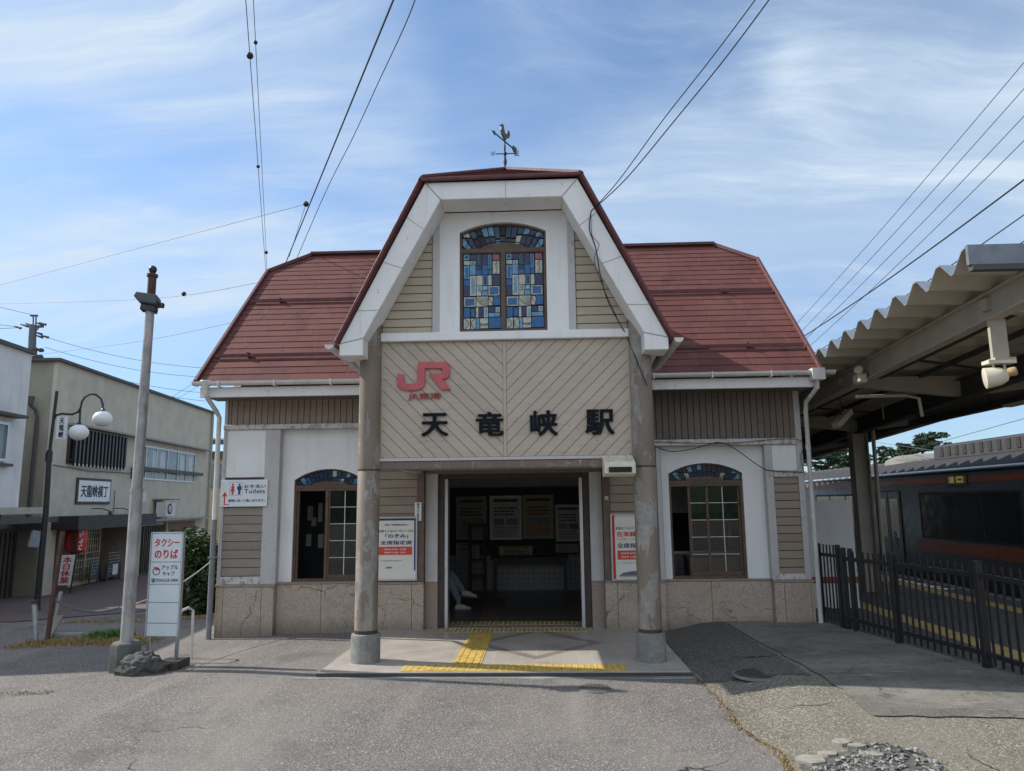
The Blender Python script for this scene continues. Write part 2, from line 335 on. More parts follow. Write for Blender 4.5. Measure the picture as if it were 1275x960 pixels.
MATS['wood_pale'] = mat('wood_pale', (.46, .38, .24), .6, 0, .2, 14)
MATS['paver'] = mat('red_paver', (.13, .085, .075), .85, 0, .2, 20)
MATS['globe'] = mat('globe_milky', (.78, .79, .78), .3, 0, .03, 5)
MATS['curtain'] = mat('curtain_white', (.55, .57, .60), .8, 0, .12, 10)
MATS['skin'] = mat('skin', (.45, .29, .21), .5)
MATS['denim'] = mat('denim_pale', (.21, .25, .32), .85, 0, .2, 30)
MATS['cloth_dark'] = mat('cloth_dark', (.03, .032, .04), .85)
MATS['hair'] = mat('hair_black', (.012, .011, .01), .6)
MATS['stucco_grey'] = mat('grey_wall', (.30, .30, .29), .85)
MATS['trunk'] = mat('bark', (.06, .045, .033), .9, 0, .3, 12)
for nm, c in dict(sg_navy=(.008, .022, .075), sg_blue=(.010, .095, .27), sg_light=(.11, .28, .43), sg_cream=(.44, .44, .37), sg_teal=(.008, .06, .085), sg_pink=(.27, .08, .09), sg_lead=(.014, .013, .012)).items():
    MATS[nm] = mat(nm, c, .22 if nm != 'sg_lead' else .5, 0, .22, 26, spec=.5)
def m_leaf(name, a, b):
    t = NT(name); c = t.mix(t.island(), a, b); m = t.fin(c, .6, spec=.3); t.b.inputs['Subsurface Weight'].default_value = 0; return m
MATS['leaf'] = m_leaf('leaf_bush', (.022, .05, .016), (.06, .115, .032))
MATS['leaf_pine'] = m_leaf('leaf_pine', (.014, .032, .018), (.04, .07, .03))
MATS['grass_dry'] = m_leaf('grass_dry', (.22, .14, .05), (.40, .28, .11))
MATS['grass_green'] = m_leaf('grass_green', (.05, .13, .02), (.10, .22, .04))
MATS['moss'] = m_leaf('moss', (.05, .06, .02), (.10, .09, .035))
MATS['gravel'] = m_leaf('gravel_mixed', (.085, .09, .095), (.30, .29, .27))
def m_glass(name, tint=(.9, .95, .95), refl=1.0):
    t = NT(name); t.t.nodes.remove(t.b)
    tr = t.n('ShaderNodeBsdfTransparent'); tr.inputs[0].default_value = (*tint, 1); gl = t.n('ShaderNodeBsdfGlossy'); gl.inputs['Roughness'].default_value = .01
    fr = t.n('ShaderNodeFresnel'); fr.inputs['IOR'].default_value = 1.5
    f2 = t.math('ADD', t.math('MULTIPLY', fr.outputs[0], 1.1*refl), .0, True)
    mx = t.n('ShaderNodeMixShader'); t.L(f2, mx.inputs[0]); t.L(tr.outputs[0], mx.inputs[1]); t.L(gl.outputs[0], mx.inputs[2]); t.L(mx.outputs[0], t.out.inputs[0])
    return t.m
MATS['glass'] = m_glass('window_glass', (.82, .87, .87))
MATS['glass_dark'] = mat('dark_window_glass', (.02, .022, .025), .08, 0, .2, 2, spec=.6)
MATS['glass_blue'] = mat('blue_grey_glass', (.16, .20, .23), .1, 0, .2, 2, spec=.6)
def m_emit(name, col, s):
    t = NT(name); t.b.inputs['Base Color'].default_value = (*col, 1); t.b.inputs['Emission Color'].default_value = (*col, 1); t.b.inputs['Emission Strength'].default_value = s; return t.m
MATS['led'] = m_emit('led_amber', (.55, .42, .12), .12)
def M(k): return MATS[k] if isinstance(k, str) else k

# ------------------------------------------------------------------ mesh builder
WM = {}
X, Y, Z = Vector((1, 0, 0)), Vector((0, 1, 0)), Vector((0, 0, 1))
class Fr:                                     # a frame: origin, u, v, n = u x v
    def __init__(s, o, u=X, v=Z): s.o = Vector(o); s.u = Vector(u).normalized(); s.v = Vector(v).normalized(); s.n = s.u.cross(s.v)
    def p(s, a, b, c=0): return s.o + s.u*a + s.v*b + s.n*c
FRONT = Fr((0, 0, 0))
class MB:
    def __init__(s): s.v = []; s.f = []; s.m = []
    def add(s, vs, fs, mi=0):
        k = len(s.v); s.v += [Vector(q) for q in vs]; s.f += [tuple(i+k for i in f) for f in fs]; s.m += [mi]*len(fs); return s
    def obb(s, o, a, b, c, mi=0):
        o, a, b, c = map(Vector, (o, a, b, c))
        vs = [o, o+a, o+a+b, o+b, o+c, o+a+c, o+a+b+c, o+b+c]
        return s.add(vs, [(0, 3, 2, 1), (4, 5, 6, 7), (0, 1, 5, 4), (1, 2, 6, 5), (2, 3, 7, 6), (3, 0, 4, 7)], mi)
    def box(s, x0, x1, y0, y1, z0, z1, mi=0): return s.obb((x0, y0, z0), (x1-x0, 0, 0), (0, y1-y0, 0), (0, 0, z1-z0), mi)
    def fbox(s, fr, a0, a1, b0, b1, c0, c1, mi=0): return s.obb(fr.p(a0, b0, c0), fr.u*(a1-a0), fr.v*(b1-b0), fr.n*(c1-c0), mi)
    def bar(s, p, q, w, h, up=Z, mi=0):
        p, q = Vector(p), Vector(q); d = q-p; a = d.normalized(); side = a.cross(Vector(up))
        if side.length < 1e-4: side = a.cross(X)
        side.normalize(); u = side.cross(a).normalized()
        return s.obb(p-side*w/2-u*h/2, d, side*w, u*h, mi)
    def prism(s, poly, fr, c0, c1, mi=0):
        n = len(poly); vs = [fr.p(a, b, c0) for a, b in poly]+[fr.p(a, b, c1) for a, b in poly]
        fs = [tuple(range(n))[::-1], tuple(range(n, 2*n))]+[(i, (i+1) % n, n+(i+1) % n, n+i) for i in range(n)]
        return s.add(vs, fs, mi)
    def tube(s, pts, r, seg=8, mi=0, cap=True):
        pts = [Vector(p) for p in pts]; n = len(pts); rr = r if isinstance(r, (list, tuple)) else [r]*n
        t = [(pts[min(i+1, n-1)]-pts[max(i-1, 0)]).normalized() for i in range(n)]
        ref = Z if abs(t[0].z) < .9 else X
        u = t[0].cross(ref).normalized(); vs = []
        for i in range(n):
            u = (u-t[i]*u.dot(t[i])); u = u.normalized() if u.length > 1e-6 else t[i].cross(X).normalized(); w = t[i].cross(u)
            for k in range(seg): a = 2*math.pi*k/seg; vs.append(pts[i]+(u*math.cos(a)+w*math.sin(a))*rr[i])
        fs = [(i*seg+k, i*seg+(k+1) % seg, (i+1)*seg+(k+1) % seg, (i+1)*seg+k) for i in range(n-1) for k in range(seg)]
        if cap: fs += [tuple(range(seg))[::-1], tuple(range((n-1)*seg, n*seg))]
        return s.add(vs, fs, mi)
    def lathe(s, prof, c, seg=20, axis=Z, mi=0):
        c = Vector(c); a = Vector(axis).normalized(); u = a.cross(X if abs(a.x) < .9 else Y).normalized(); w = a.cross(u); vs = []; n = len(prof)
        for r, z in prof:
            for k in range(seg): t = 2*math.pi*k/seg; vs.append(c+a*z+(u*math.cos(t)+w*math.sin(t))*max(r, 1e-4))
        fs = [(i*seg+k, i*seg+(k+1) % seg, (i+1)*seg+(k+1) % seg, (i+1)*seg+k) for i in range(n-1) for k in range(seg)]
        fs += [tuple(range(seg))[::-1], tuple(range((n-1)*seg, n*seg))]
        return s.add(vs, fs, mi)
    def ball(s, c, r, seg=14, rings=9, sz=1, mi=0):
        return s.lathe([(r*math.sin(math.pi*i/rings), -r*sz*math.cos(math.pi*i/rings)) for i in range(rings+1)], c, seg, Z, mi)
    def build(s, name, mats, parent=None, smooth=False, bevel=0, recalc=True):
        mats = mats if isinstance(mats, (list, tuple)) else [mats]
        inv = WM[parent.name].inverted() if parent else Matrix()
        me = bpy.data.meshes.new(name); me.from_pydata([tuple(inv @ v) for v in s.v], [], s.f)
        for q in mats: me.materials.append(M(q))
        me.polygons.foreach_set('material_index', s.m)
        if recalc:
            bm = bmesh.new(); bm.from_mesh(me); bmesh.ops.recalc_face_normals(bm, faces=bm.faces); bm.to_mesh(me); bm.free()
        o = bpy.data.objects.new(name, me); COL.objects.link(o)
        if parent: o.parent = parent; WM[o.name] = WM[parent.name]
        else: WM[o.name] = Matrix()
        if smooth:
            me.polygons.foreach_set('use_smooth', [True]*len(me.polygons))
            try: me.set_sharp_from_angle(angle=R_(40))
            except Exception: pass
        if bevel:
            b = o.modifiers.new('bevel', 'BEVEL'); b.width = bevel; b.segments = 1; b.limit_method = 'ANGLE'; b.angle_limit = R_(40)
        me.update(); return o

def split_build(mb, name, mats, parent=None, key=lambda c: c.x < 0, **k):
    # one mesh per side: the connected pieces whose centre falls on the same side go together
    n = len(mb.v); par = list(range(n))
    def find(i):
        while par[i] != i: par[i] = par[par[i]]; i = par[i]
        return i
    for f in mb.f:
        for j in f[1:]: par[find(j)] = find(f[0])
    acc = {}
    for i in range(n): acc.setdefault(find(i), []).append(i)
    side = {r: key(sum((mb.v[i] for i in ids), Vector())/len(ids)) for r, ids in acc.items()}
    out = []
    for sd_ in sorted(set(side.values()), key=str):
        m2 = MB(); mp = {}
        for f, mi in zip(mb.f, mb.m):
            if side[find(f[0])] != sd_: continue
            for i in f:
                if i not in mp: mp[i] = len(m2.v); m2.v.append(mb.v[i])
            m2.f.append(tuple(mp[i] for i in f)); m2.m.append(mi)
        out.append(m2.build(name, mats, parent, **k))
    return out
def tag(o, label, cat, group=None, kind=None):
    o['label'] = label
    if cat: o['category'] = cat
    if group: o['group'] = group
    if kind: o['kind'] = kind
    return o
def thing(name, loc, label, cat, group=None):
    o = bpy.data.objects.new(name, None); COL.objects.link(o); o.location = loc; o.empty_display_size = .2
    WM[o.name] = Matrix.Translation(Vector(loc)); return tag(o, label, cat, group)
def struct(o): o['kind'] = 'structure'; return o
def dup(o, off=(0, 0, 0)):
    c = o.copy(); COL.objects.link(c); c.location = o.location+Vector(off)
    if o.parent: c.parent = o.parent
    return c
def clip(poly, nx, ny, d):                    # keep nx*x+ny*y <= d
    out = []; n = len(poly)
    for i in range(n):
        a, b = poly[i], poly[(i+1) % n]; da = nx*a[0]+ny*a[1]-d; db = nx*b[0]+ny*b[1]-d
        if da <= 0: out.append(a)
        if da*db < 0: t = da/(da-db); out.append((a[0]+(b[0]-a[0])*t, a[1]+(b[1]-a[1])*t))
    return out
def boards(mb, poly, fr, ang, pitch, gap, c0, c1, off=0, mi=0):
    nx, ny = -math.sin(ang), math.cos(ang); ds = [nx*x+ny*y for x, y in poly]; k = math.floor((min(ds)-off)/pitch)
    while k*pitch+off < max(ds):
        lo, hi = k*pitch+off+gap/2, (k+1)*pitch+off-gap/2
        q = clip(clip(poly, nx, ny, hi), -nx, -ny, -lo)
        if len(q) > 2 and hi-lo > .004: mb.prism(q, fr, c0, c1+random.uniform(-.001, .001), mi)
        k += 1
def text(name, body, fr, a0, b0, w, h, c0, c1, m, parent, bold=0.0, vertical=False, spacing=1.0):
    cu_ = bpy.data.curves.new('text', 'FONT'); cu_.body = body; cu_.resolution_u = 3; cu_.extrude = .5; cu_.offset = 0; cu_.space_character = spacing; cu_.space_line = 1.0
    if vertical: cu_.body = '\n'.join(body)
    ob = bpy.data.objects.new('text', cu_); COL.objects.link(ob); dg = bpy.context.evaluated_depsgraph_get(); dg.update()
    me = bpy.data.meshes.new_from_object(ob.evaluated_get(dg)); bpy.data.objects.remove(ob); bpy.data.curves.remove(cu_)
    if not len(me.vertices): return None
    xs = [v.co.x for v in me.vertices]; ys = [v.co.y for v in me.vertices]; x0, y0 = min(xs), min(ys); sx, sy = max(xs)-x0, max(ys)-y0
    kx = w/sx if w else h/sy; ky = h/sy if h else kx
    inv = WM[parent.name].inverted() if parent else Matrix()
    em = kx if h is None else min(kx, ky)*1.0
    # heavier strokes: the glyph again, shifted by a fraction of its size, each a hair deeper
    sh = [(0, 0)] if bold < .009 else [(-1, -.6), (1, .6), (-1, .6), (1, -.6), (0, 0)]
    src = [v.co.copy() for v in me.vertices]; fcs = [tuple(p.vertices) for p in me.polygons]; vs = []; fs = []; dz = (c1-c0)*.06
    for j, (ax_, ay_) in enumerate(sh):
        k = len(vs); bx, by_ = ax_*bold*.9*kx, ay_*bold*.9*ky
        vs += [tuple(inv @ fr.p(a0+(q.x-x0)*kx+bx, b0+(q.y-y0)*ky+by_, (c0+dz*j*.3) if q.z < 0 else c1-dz*j)) for q in src]; fs += [tuple(i+k for i in f) for f in fcs]
    me.clear_geometry(); me.from_pydata(vs, [], fs)
    me.materials.clear(); me.materials.append(M(m)); me.name = name
    o = bpy.data.objects.new(name, me); COL.objects.link(o)
    if parent: o.parent = parent; WM[o.name] = WM[parent.name]
    else: WM[o.name] = Matrix()
    return o
def catenary(p, q, sag, n=16): p, q = Vector(p), Vector(q); return [p.lerp(q, i/n)-Z*sag*4*(i/n)*(1-i/n) for i in range(n+1)]
def sm(a, b, x): t = max(0, min(1, (x-a)/(b-a))); return t*t*(3-2*t)

# ------------------------------------------------------------------ ground
def g(x, y):
    z = .055*sm(-5, -2.7, y)*sm(-4.5, -2.5, x)
    xf = 3.98+.194*(.1-y); z += .10*sm(1.95, 2.6, x)*sm(-5.3, -3.4, y)*(1-sm(xf, xf+.22, x))
    z += -.66*sm(0, 11.5, y)*sm(-4.1, -6.0, x)
    z += -.03*sm(-4.0, -6, x)
    if -3.86 < x < 3.8 and y > .12 or -1.86 < x < 1.82 and y > -2.47: z = -.03
    if 8.28 < x < 12.5: z = -1.1
    return z
def grid_axis(bounds): 
    out = []
    for a, b, s in bounds:
        n = max(1, round((b-a)/s)); out += [a+(b-a)*i/n for i in range(n)]
    return out+[bounds[-1][1]]
gx = grid_axis([(-600, -60, 60), (-60, -14, 3), (-14, -4, .4), (-4, -1.86, .15), (-1.86, -1.855, .005), (-1.855, 1.815, .3), (1.815, 1.82, .005), (1.82, 4, .12), (4, 8.27, .3), (8.27, 8.29, .02), (8.29, 12.49, .7), (12.49, 12.51, .02), (12.51, 60, 3), (60, 600, 60)])
gy = grid_axis([(-60, -12, 4), (-12, -2.48, .17), (-2.48, -2.465, .015), (-2.465, .11, .15), (.11, .13, .02), (.13, 14, .4), (14, 60, 3), (60, 900, 60)])
mb = MB(); nx = len(gx)
mb.v = [Vector((x, y, g(x, y))) for y in gy for x in gx]
mb.f = [(j*nx+i, j*nx+i+1, (j+1)*nx+i+1, (j+1)*nx+i) for j in range(len(gy)-1) for i in range(nx-1)]; mb.m = [0]*len(mb.f)
struct(mb.build('ground', 'asphalt', smooth=False))
mb = MB(); NH = 72; rh = random.Random(5); ring = []
for k in range(NH):
    a = math.pi*(1.05+.9*k/(NH-1)); hgt = 11+6*math.sin(k*.31)+4*math.sin(k*.83+1)+rh.uniform(-.8, .8); r = 70+8*math.sin(k*.4)
    ring.append([(r*math.cos(a), r*math.sin(a)-10, -1), ((r+12)*math.cos(a), (r+12)*math.sin(a)-10, hgt*.75), ((r+40)*math.cos(a), (r+40)*math.sin(a)-10, hgt*1.25), ((r+90)*math.cos(a), (r+90)*math.sin(a)-10, -1)])
mb.v = [Vector(p) for q in ring for p in q]; mb.f = [(k*4+i, k*4+i+1, k*4+i+5, k*4+i+4) for k in range(NH-1) for i in range(3)]; mb.m = [0]*len(mb.f)
struct(mb.build('added_hills', mat('added_hill_green', (.035, .055, .028), .9, 0, .4, .35)))  # unseen hills added behind the camera to darken window reflections and block low sky
def jag(pts, step=.12, amp=.02, seed=1):
    rnd = random.Random(seed); out = []
    for i in range(len(pts)):
        a, b = Vector((*pts[i], 0)), Vector((*pts[(i+1) % len(pts)], 0)); n = max(1, int((b-a).length/step)); nn = Vector((-(b-a).y, (b-a).x, 0)).normalized()
        for k in range(n): p = a.lerp(b, k/n)+nn*(rnd.uniform(-amp, amp) if k else 0); out.append((p.x, p.y))
    return out
def overlay(name, pts, m, dz, cut=.22):
    me = bpy.data.meshes.new(name); bm = bmesh.new(); vs = [bm.verts.new((x, y, 0)) for x, y in pts]
    bm.faces.new(vs); bmesh.ops.triangulate(bm, faces=bm.faces[:])
    for _ in range(7):
        es = [e for e in bm.edges if e.calc_length() > cut]
        if not es: break
        bmesh.ops.subdivide_edges(bm, edges=es, cuts=1); bmesh.ops.triangulate(bm, faces=[f for f in bm.faces if len(f.verts) > 3])
    for v in bm.verts: v.co.z = g(v.co.x, v.co.y)+dz
    bmesh.ops.recalc_face_normals(bm, faces=bm.faces)
    if bm.faces[:] and sum(f.normal.z for f in bm.faces) < 0: bmesh.ops.reverse_faces(bm, faces=bm.faces)
    bm.to_mesh(me); bm.free(); me.materials.append(M(m)); o = bpy.data.objects.new(name, me); COL.objects.link(o); WM[o.name] = Matrix(); return struct(o)
SEAM = [(1.83, -2.33), (1.90, -3.2), (1.89, -4.05), (2.03, -4.62), (1.97, -5.0)]
overlay('side_pavement', jag(SEAM+[(2.3, -7.5), (6.5, -7.5), (5.0, -4.6), (4.6, -2.95), (4.0, .1), (1.84, .1)], .1, .022, 3), 'asphalt_tan', .012)
overlay('side_pavement_dark', jag([(1.86, -2.2), (1.88, -2.75), (2.80, -2.95), (2.70, .08), (1.86, .08)], .12, .03, 5), 'asphalt_dark', .017)
overlay('concrete_pavement', jag([(2.73, .09), (2.88, -3.12), (2.88, -4.02), (5.0, -4.1), (4.62, -3.1), (3.99, .09)], .14, .02, 7), 'concrete', .022)
overlay('broken_pavement', jag([(2.04, -4.72), (2.3, -4.66), (2.6, -4.48), (2.8, -4.55), (2.95, -4.85), (3.1, -5.6), (2.05, -5.6)], .06, .035, 9), mat('hole_dirt', (.105, .095, .08), .95, 0, .4, 25, bump=.6), .016)
overlay('red_brick_street', [(-20, 3.8), (-8.2, 2.0), (-7.2, 3.9), (-8.6, 9.5), (-10.5, 24), (-30, 24)], 'paver', .012, .6)
# gravel in the broken hole, stones you could not count
rnd = random.Random(3); mb = MB()
def pebble(mb, c, r, rnd, mi=0):
    pts = [Vector((rnd.uniform(-1, 1), rnd.uniform(-1, 1), rnd.uniform(-.6, .6))) for _ in range(9)]
    bm = bmesh.new(); [bm.verts.new(p.normalized()*r*rnd.uniform(.7, 1.1)) for p in pts]; bmesh.ops.convex_hull(bm, input=bm.verts[:])
    bm.verts.ensure_lookup_table(); vs = [v.co+Vector(c) for v in bm.verts]; idx = {v: i for i, v in enumerate(bm.verts)}
    mb.add(vs, [tuple(idx[v] for v in f.verts) for f in bm.faces], mi); bm.free()
for _ in range(1100):
    x = rnd.uniform(2.1, 2.95); y = rnd.uniform(-5.35, -4.5)
    if y > -4.72+.35*min(1, max(0, x-2.2)/.45)-.12-(max(0, x-2.75)*.8): continue
    if rnd.random() < .25 and y > -4.8: continue
    r = rnd.choice([.006, .007, .009, .011, .014, .018, .024]); pebble(mb, (x, y, g(x, y)+.018+r*.3), r, rnd)
for _ in range(160):
    a = rnd.uniform(0, 6.28); d = rnd.expovariate(5); x = 2.6+math.cos(a)*(.45+d); y = -4.8+math.sin(a)*(.3+d*.8); pebble(mb, (x, y, g(x, y)+.014), rnd.choice([.004, .006, .009]), rnd)
tag(mb.build('gravel', 'gravel'), 'mixed grey gravel lying in the broken hole in the pavement', 'gravel', kind='stuff')
mb = MB()
for px, py, w in ((1010, 943, .16), (1048, 928, .13), (1066, 932, .1), (1085, 940, .12), (1030, 938, .09)):
    p = atZ(px, py, g(2.3, -4.6)+.02); a = [rnd.uniform(.55, 1.0)*w*.85 for _ in range(7)]
    mb.prism([(a[k]*math.cos(k*.898), a[k]*.7*math.sin(k*.898)) for k in range(7)], Fr((p.x, p.y, g(p.x, p.y)), X, Y), 0, .028)
tag(mb.build('broken_concrete_slabs', mat('slab_pale', (.27, .25, .215), .9, 0, .25, 14, bump=.5)), 'pale cracked concrete fragments at the edge of the gravel hole', 'rubble', kind='stuff')
def tuft(mb, c, n, h, spread, rnd, w=.004, mi=0):
    for _ in range(n):
        a = rnd.uniform(0, 6.28); q = Vector(c)+Vector((math.cos(a), math.sin(a), 0))*spread*math.sqrt(rnd.random()); q.z = g(q.x, q.y)+.0
        hh = h*rnd.uniform(.4, 1.15); l = Vector((rnd.uniform(-.6, .6), rnd.uniform(-.6, .6), 1))*hh; b = rnd.uniform(0, 6.28); s = Vector((math.cos(b), math.sin(b), 0))*w
        mid = q+l*.55; tip = q+l+Vector((l.x, l.y, -.25*hh))*.5
        mb.add([q-s, q+s, mid+s*.7, mid-s*.7, tip], [(0, 1, 2, 3), (3, 2, 4)], mi)
mb = MB()
for i in range(170):
    t = rnd.random(); k = min(3, int(t*4)); a, b = SEAM[k], SEAM[k+1]; u = t*4-k
    if t < .25 and rnd.random() < .6: continue
    p = (a[0]+(b[0]-a[0])*u+rnd.gauss(0, .018), a[1]+(b[1]-a[1])*u, 0); tuft(mb, p, rnd.randint(6, 14), .02, .035, rnd, .0035, 1 if rnd.random() < .18 else 0)
for i in range(70):
    x = rnd.uniform(2.55, 3.0); y = -4.52-.55*(x-2.55)+rnd.gauss(0, .05); tuft(mb, (x, y, 0), 12, .022, .05, rnd, .0035, 1)
tag(mb.build('seam_weeds', ['grass_dry', 'moss'], recalc=False), 'thin dry grass and moss growing along the pavement seam', 'weeds', kind='stuff')
mb = MB()
for i in range(270):
    t = rnd.random(); x = -6.5+t*1.75+rnd.gauss(0, .08); y = -.25+.55*math.sin(t*2.6)*.35+rnd.gauss(0, .17)
    tuft(mb, (x, y, 0), 12, .06, .1, rnd, .004, 0 if rnd.random() < .93 else 1)
for i in range(60):
    tuft(mb, (-5.55+rnd.gauss(0, .12), .25+rnd.gauss(0, .1), 0), 14, .13, .08, rnd, .006, 1)
for i in range(120):
    x = rnd.uniform(-7.2, -4.4); tuft(mb, (x, 2.1+rnd.gauss(0, .12)+.1*(x+6), 0), 10, .05, .1, rnd, .005, 0)
for i in range(70):
    x = rnd.uniform(-5.9, -4.3); tuft(mb, (x, -2.9+.12*(x+5)+rnd.gauss(0, .05), 0), 8, .018, .05, rnd, .004, 1 if rnd.random() < .4 else 0)
tag(mb.build('verge_weeds', ['grass_dry', 'grass_green'], recalc=False), 'dry tan grass with a green clump beside the grey lamp pole', 'weeds', kind='stuff')
# manhole covers
def manhole(px, py, r, label, m, h=.06, dz=.018):
    p = atZ(px, py, h); z = g(p.x, p.y)+dz; e = thing('manhole_cover', (p.x, p.y, z), label, 'manhole cover')
    b = MB(); b.lathe([(r, -.02), (r, .004), (r*.96, .008), (.0, .008)], (p.x, p.y, z), 36)
    b.build('cover', m, e)
    b = MB()
    for i in range(-3, 4):
        for j in range(-3, 4):
            if math.hypot(i, j) < 3.4: b.box(p.x+i*r*.24-.012, p.x+i*r*.24+.012, p.y+j*r*.24-.012, p.y+j*r*.24+.012, z+.0085, z+.012)
    b.build('tread', m, e)
    b = MB(); b.lathe([(r*1.1, -.02), (r*1.1, .003), (r*1.01, .003), (r*1.01, -.02)], (p.x, p.y, z), 36); b.build('rim', 'footing', e)
manhole(942, 838, .2, 'rusty brown round manhole cover on the shaded right pavement', mat('manhole_iron', (.07, .052, .042), .7, .2, .3, 12), .15)
manhole(741, 858, .15, 'small grey round manhole cover in the asphalt before the porch', mat('cast_iron', (.11, .105, .1), .7, .2), .05, .004)

# ------------------------------------------------------------------ station building
ST = thing('station_building', (0, 0, 0), 'small white and beige railway station with red mansard roof and central porch', 'station')
XL, XR = -4.0, 3.88
# --- shell walls and interior
def arch_poly(x0, x1, z1, za, n=12):           # segmental arch top, left to right
    xc = (x0+x1)/2; h = za-z1; c = (x1-x0)/2; Rr = (c*c+h*h)/(2*h); zc = za-Rr
    return [(x0+(x1-x0)*i/n, zc+math.sqrt(max(0, Rr*Rr-(x0+(x1-x0)*i/n-xc)**2))) for i in range(n+1)]
def holed(mb, X0, X1, Z0, Z1, x0, x1, z0, z1, za, c0, c1, fr=FRONT, mi=0):
    """panel with an arched opening: left, right, sill and one concave top piece"""
    if z0 > Z0+.001: mb.prism([(x0, Z0), (x1, Z0), (x1, z0), (x0, z0)], fr, c0, c1, mi)
    mb.prism([(X0, Z0), (x0, Z0), (x0, Z1), (X0, Z1)], fr, c0, c1, mi); mb.prism([(x1, Z0), (X1, Z0), (X1, Z1), (x1, Z1)], fr, c0, c1, mi)
    a = arch_poly(x0, x1, z1, za)
    for i in range(len(a)-1): mb.prism([a[i], a[i+1], (a[i+1][0], Z1), (a[i][0], Z1)], fr, c0, c1, mi)
WL, WR = (-3.025, -2.06), (2.105, 3.095)       # window openings
PY = .10                                       # plaster panels stand 0.1 behind the posts
b = MB()
b.box(XL+.02, -3.23, .03, .18, 0, 3.3); b.box(3.42, XR-.02, .03, .18, 0, 3.3)
b.box(-3.2, -2.0, .13, .2, 2.6, 3.3); b.box(2.0, 3.4, .13, .2, 2.4, 3.3)
b.box(-2.0, -1.2, .03, .18, .70, 3.3); b.box(1.2, 2.0, .03, .18, .70, 3.3)
b.box(-1.2, 1.2, .06, .2, 2.14, 3.3)
b.box(XL+.02, XL+.16, .18, 4.55, -.2, 3.4); b.box(XR-.16, XR-.02, .18, 4.55, -.2, 3.4)
b.box(XL+.02, XR-.02, 4.55, 4.68, -.2, 3.4)
b.build('wall', 'siding_brown', ST)
b = MB(); b.box(XL+.16, XR-.16, .2, 4.55, 2.62, 2.68); b.build('ceiling', 'interior_wall', ST)
b = MB(); b.box(XL+.16, 1.2, .13, 4.5, .0, .085); b.build('hall_floor', 'hall_tile', ST)
b = MB(); b.box(-3.84, 1.38, 4.50, 4.54, .75, 2.62); b.box(1.36, 1.44, .2, 4.5, .08, 2.62); b.build('inner_wall', 'interior_wall', ST)
b = MB(); b.box(-3.84, 1.36, 4.46, 4.5, .085, .75); b.build('tile_dado', 'wall_tile', ST)
b = MB(); b.box(1.44, 3.7, 1.9, 1.96, 1.55, 2.62); b.build('office_wall', 'interior_wall', ST)
b = MB(); b.box(1.44, 3.7, 1.86, 1.9, .08, .92); b.build('office_dado', 'wall_tile', ST)
b = MB()
for x in (1.7, 2.12, 2.7, 3.3): b.box(x, x+.04, 1.87, 1.9, .95, 1.9)
b.box(1.5, 3.6, 1.87, 1.9, .92, .96); b.build('office_screen', 'galv', ST)
b = MB(); b.box(2.38, 3.06, .35, .75, .72, .95); b.box(2.36, 3.08, .33, .77, .95, .97); b.build('window_counter', 'wood', ST)
b = MB(); b.box(3.55, 3.86, 4.69, 18, -.2, 3.35); b.box(-3.9, 3.56, 4.69, 4.9, -.2, 3.3); b.build('added_reflection_wall', 'siding_brown', ST)  # unseen wall added behind the station to keep sky reflections off the train
# --- stone base
b = MB()
def stone(x0, x1, y0, y1, z0, z1, joints=()):
    xs = [x0]+list(joints)+[x1]
    for a, c in zip(xs[:-1], xs[1:]): b.box(a+.002, c-.002, y0, y1, z0, z1)
stone(XL, -3.21, -.03, .22, -.2, .665, (-3.90, -3.38)); stone(-3.21, -1.99, .07, .22, -.1, .69, (-2.6,)); stone(-1.99, -1.2, -.01, .22, -.1, .685, (-1.36,))
stone(1.99, 3.39, .07, .22, -.1, .69, (2.6,)); stone(1.2, 1.99, -.01, .22, -.1, .685, (1.36,)); stone(3.39, XR+.02, -.03, .22, -.1, .675, (3.52, 3.86))
split_build(b, 'stone_base', 'stone', ST, bevel=.004)
b = MB(); b.box(XL-.01, -3.20, -.04, .2, .667, .70); b.box(-3.2, -1.99, .055, .2, .692, .716); b.box(1.99, 3.38, .055, .2, .692, .716); b.box(-1.988, -1.2, -.024, .2, .687, .715); b.box(1.2, 1.988, -.024, .2, .687, .715); b.box(3.38, XR+.03, -.04, .2, .677, .71); split_build(b, 'stone_cap', 'stone_dark', ST, bevel=.004)
b = MB(); b.box(-1.2, -1.03, .10, .25, .02, .70); b.box(1.03, 1.2, .10, .25, .02, .70); split_build(b, 'jamb_stone', 'stone_dark', ST, bevel=.004)
# --- plaster panels with arched windows
b = MB(); holed(b, -3.2, -1.98, .717, 2.78, *WL, .717, 2.085, 2.232, -.2, -PY, FRONT); b.build('plaster_panel', 'white', ST)
b = MB(); holed(b, 1.98, 3.385, .717, 2.47, *WR, .717, 2.105, 2.242, -.2, -PY, FRONT); b.build('plaster_panel', 'white', ST)
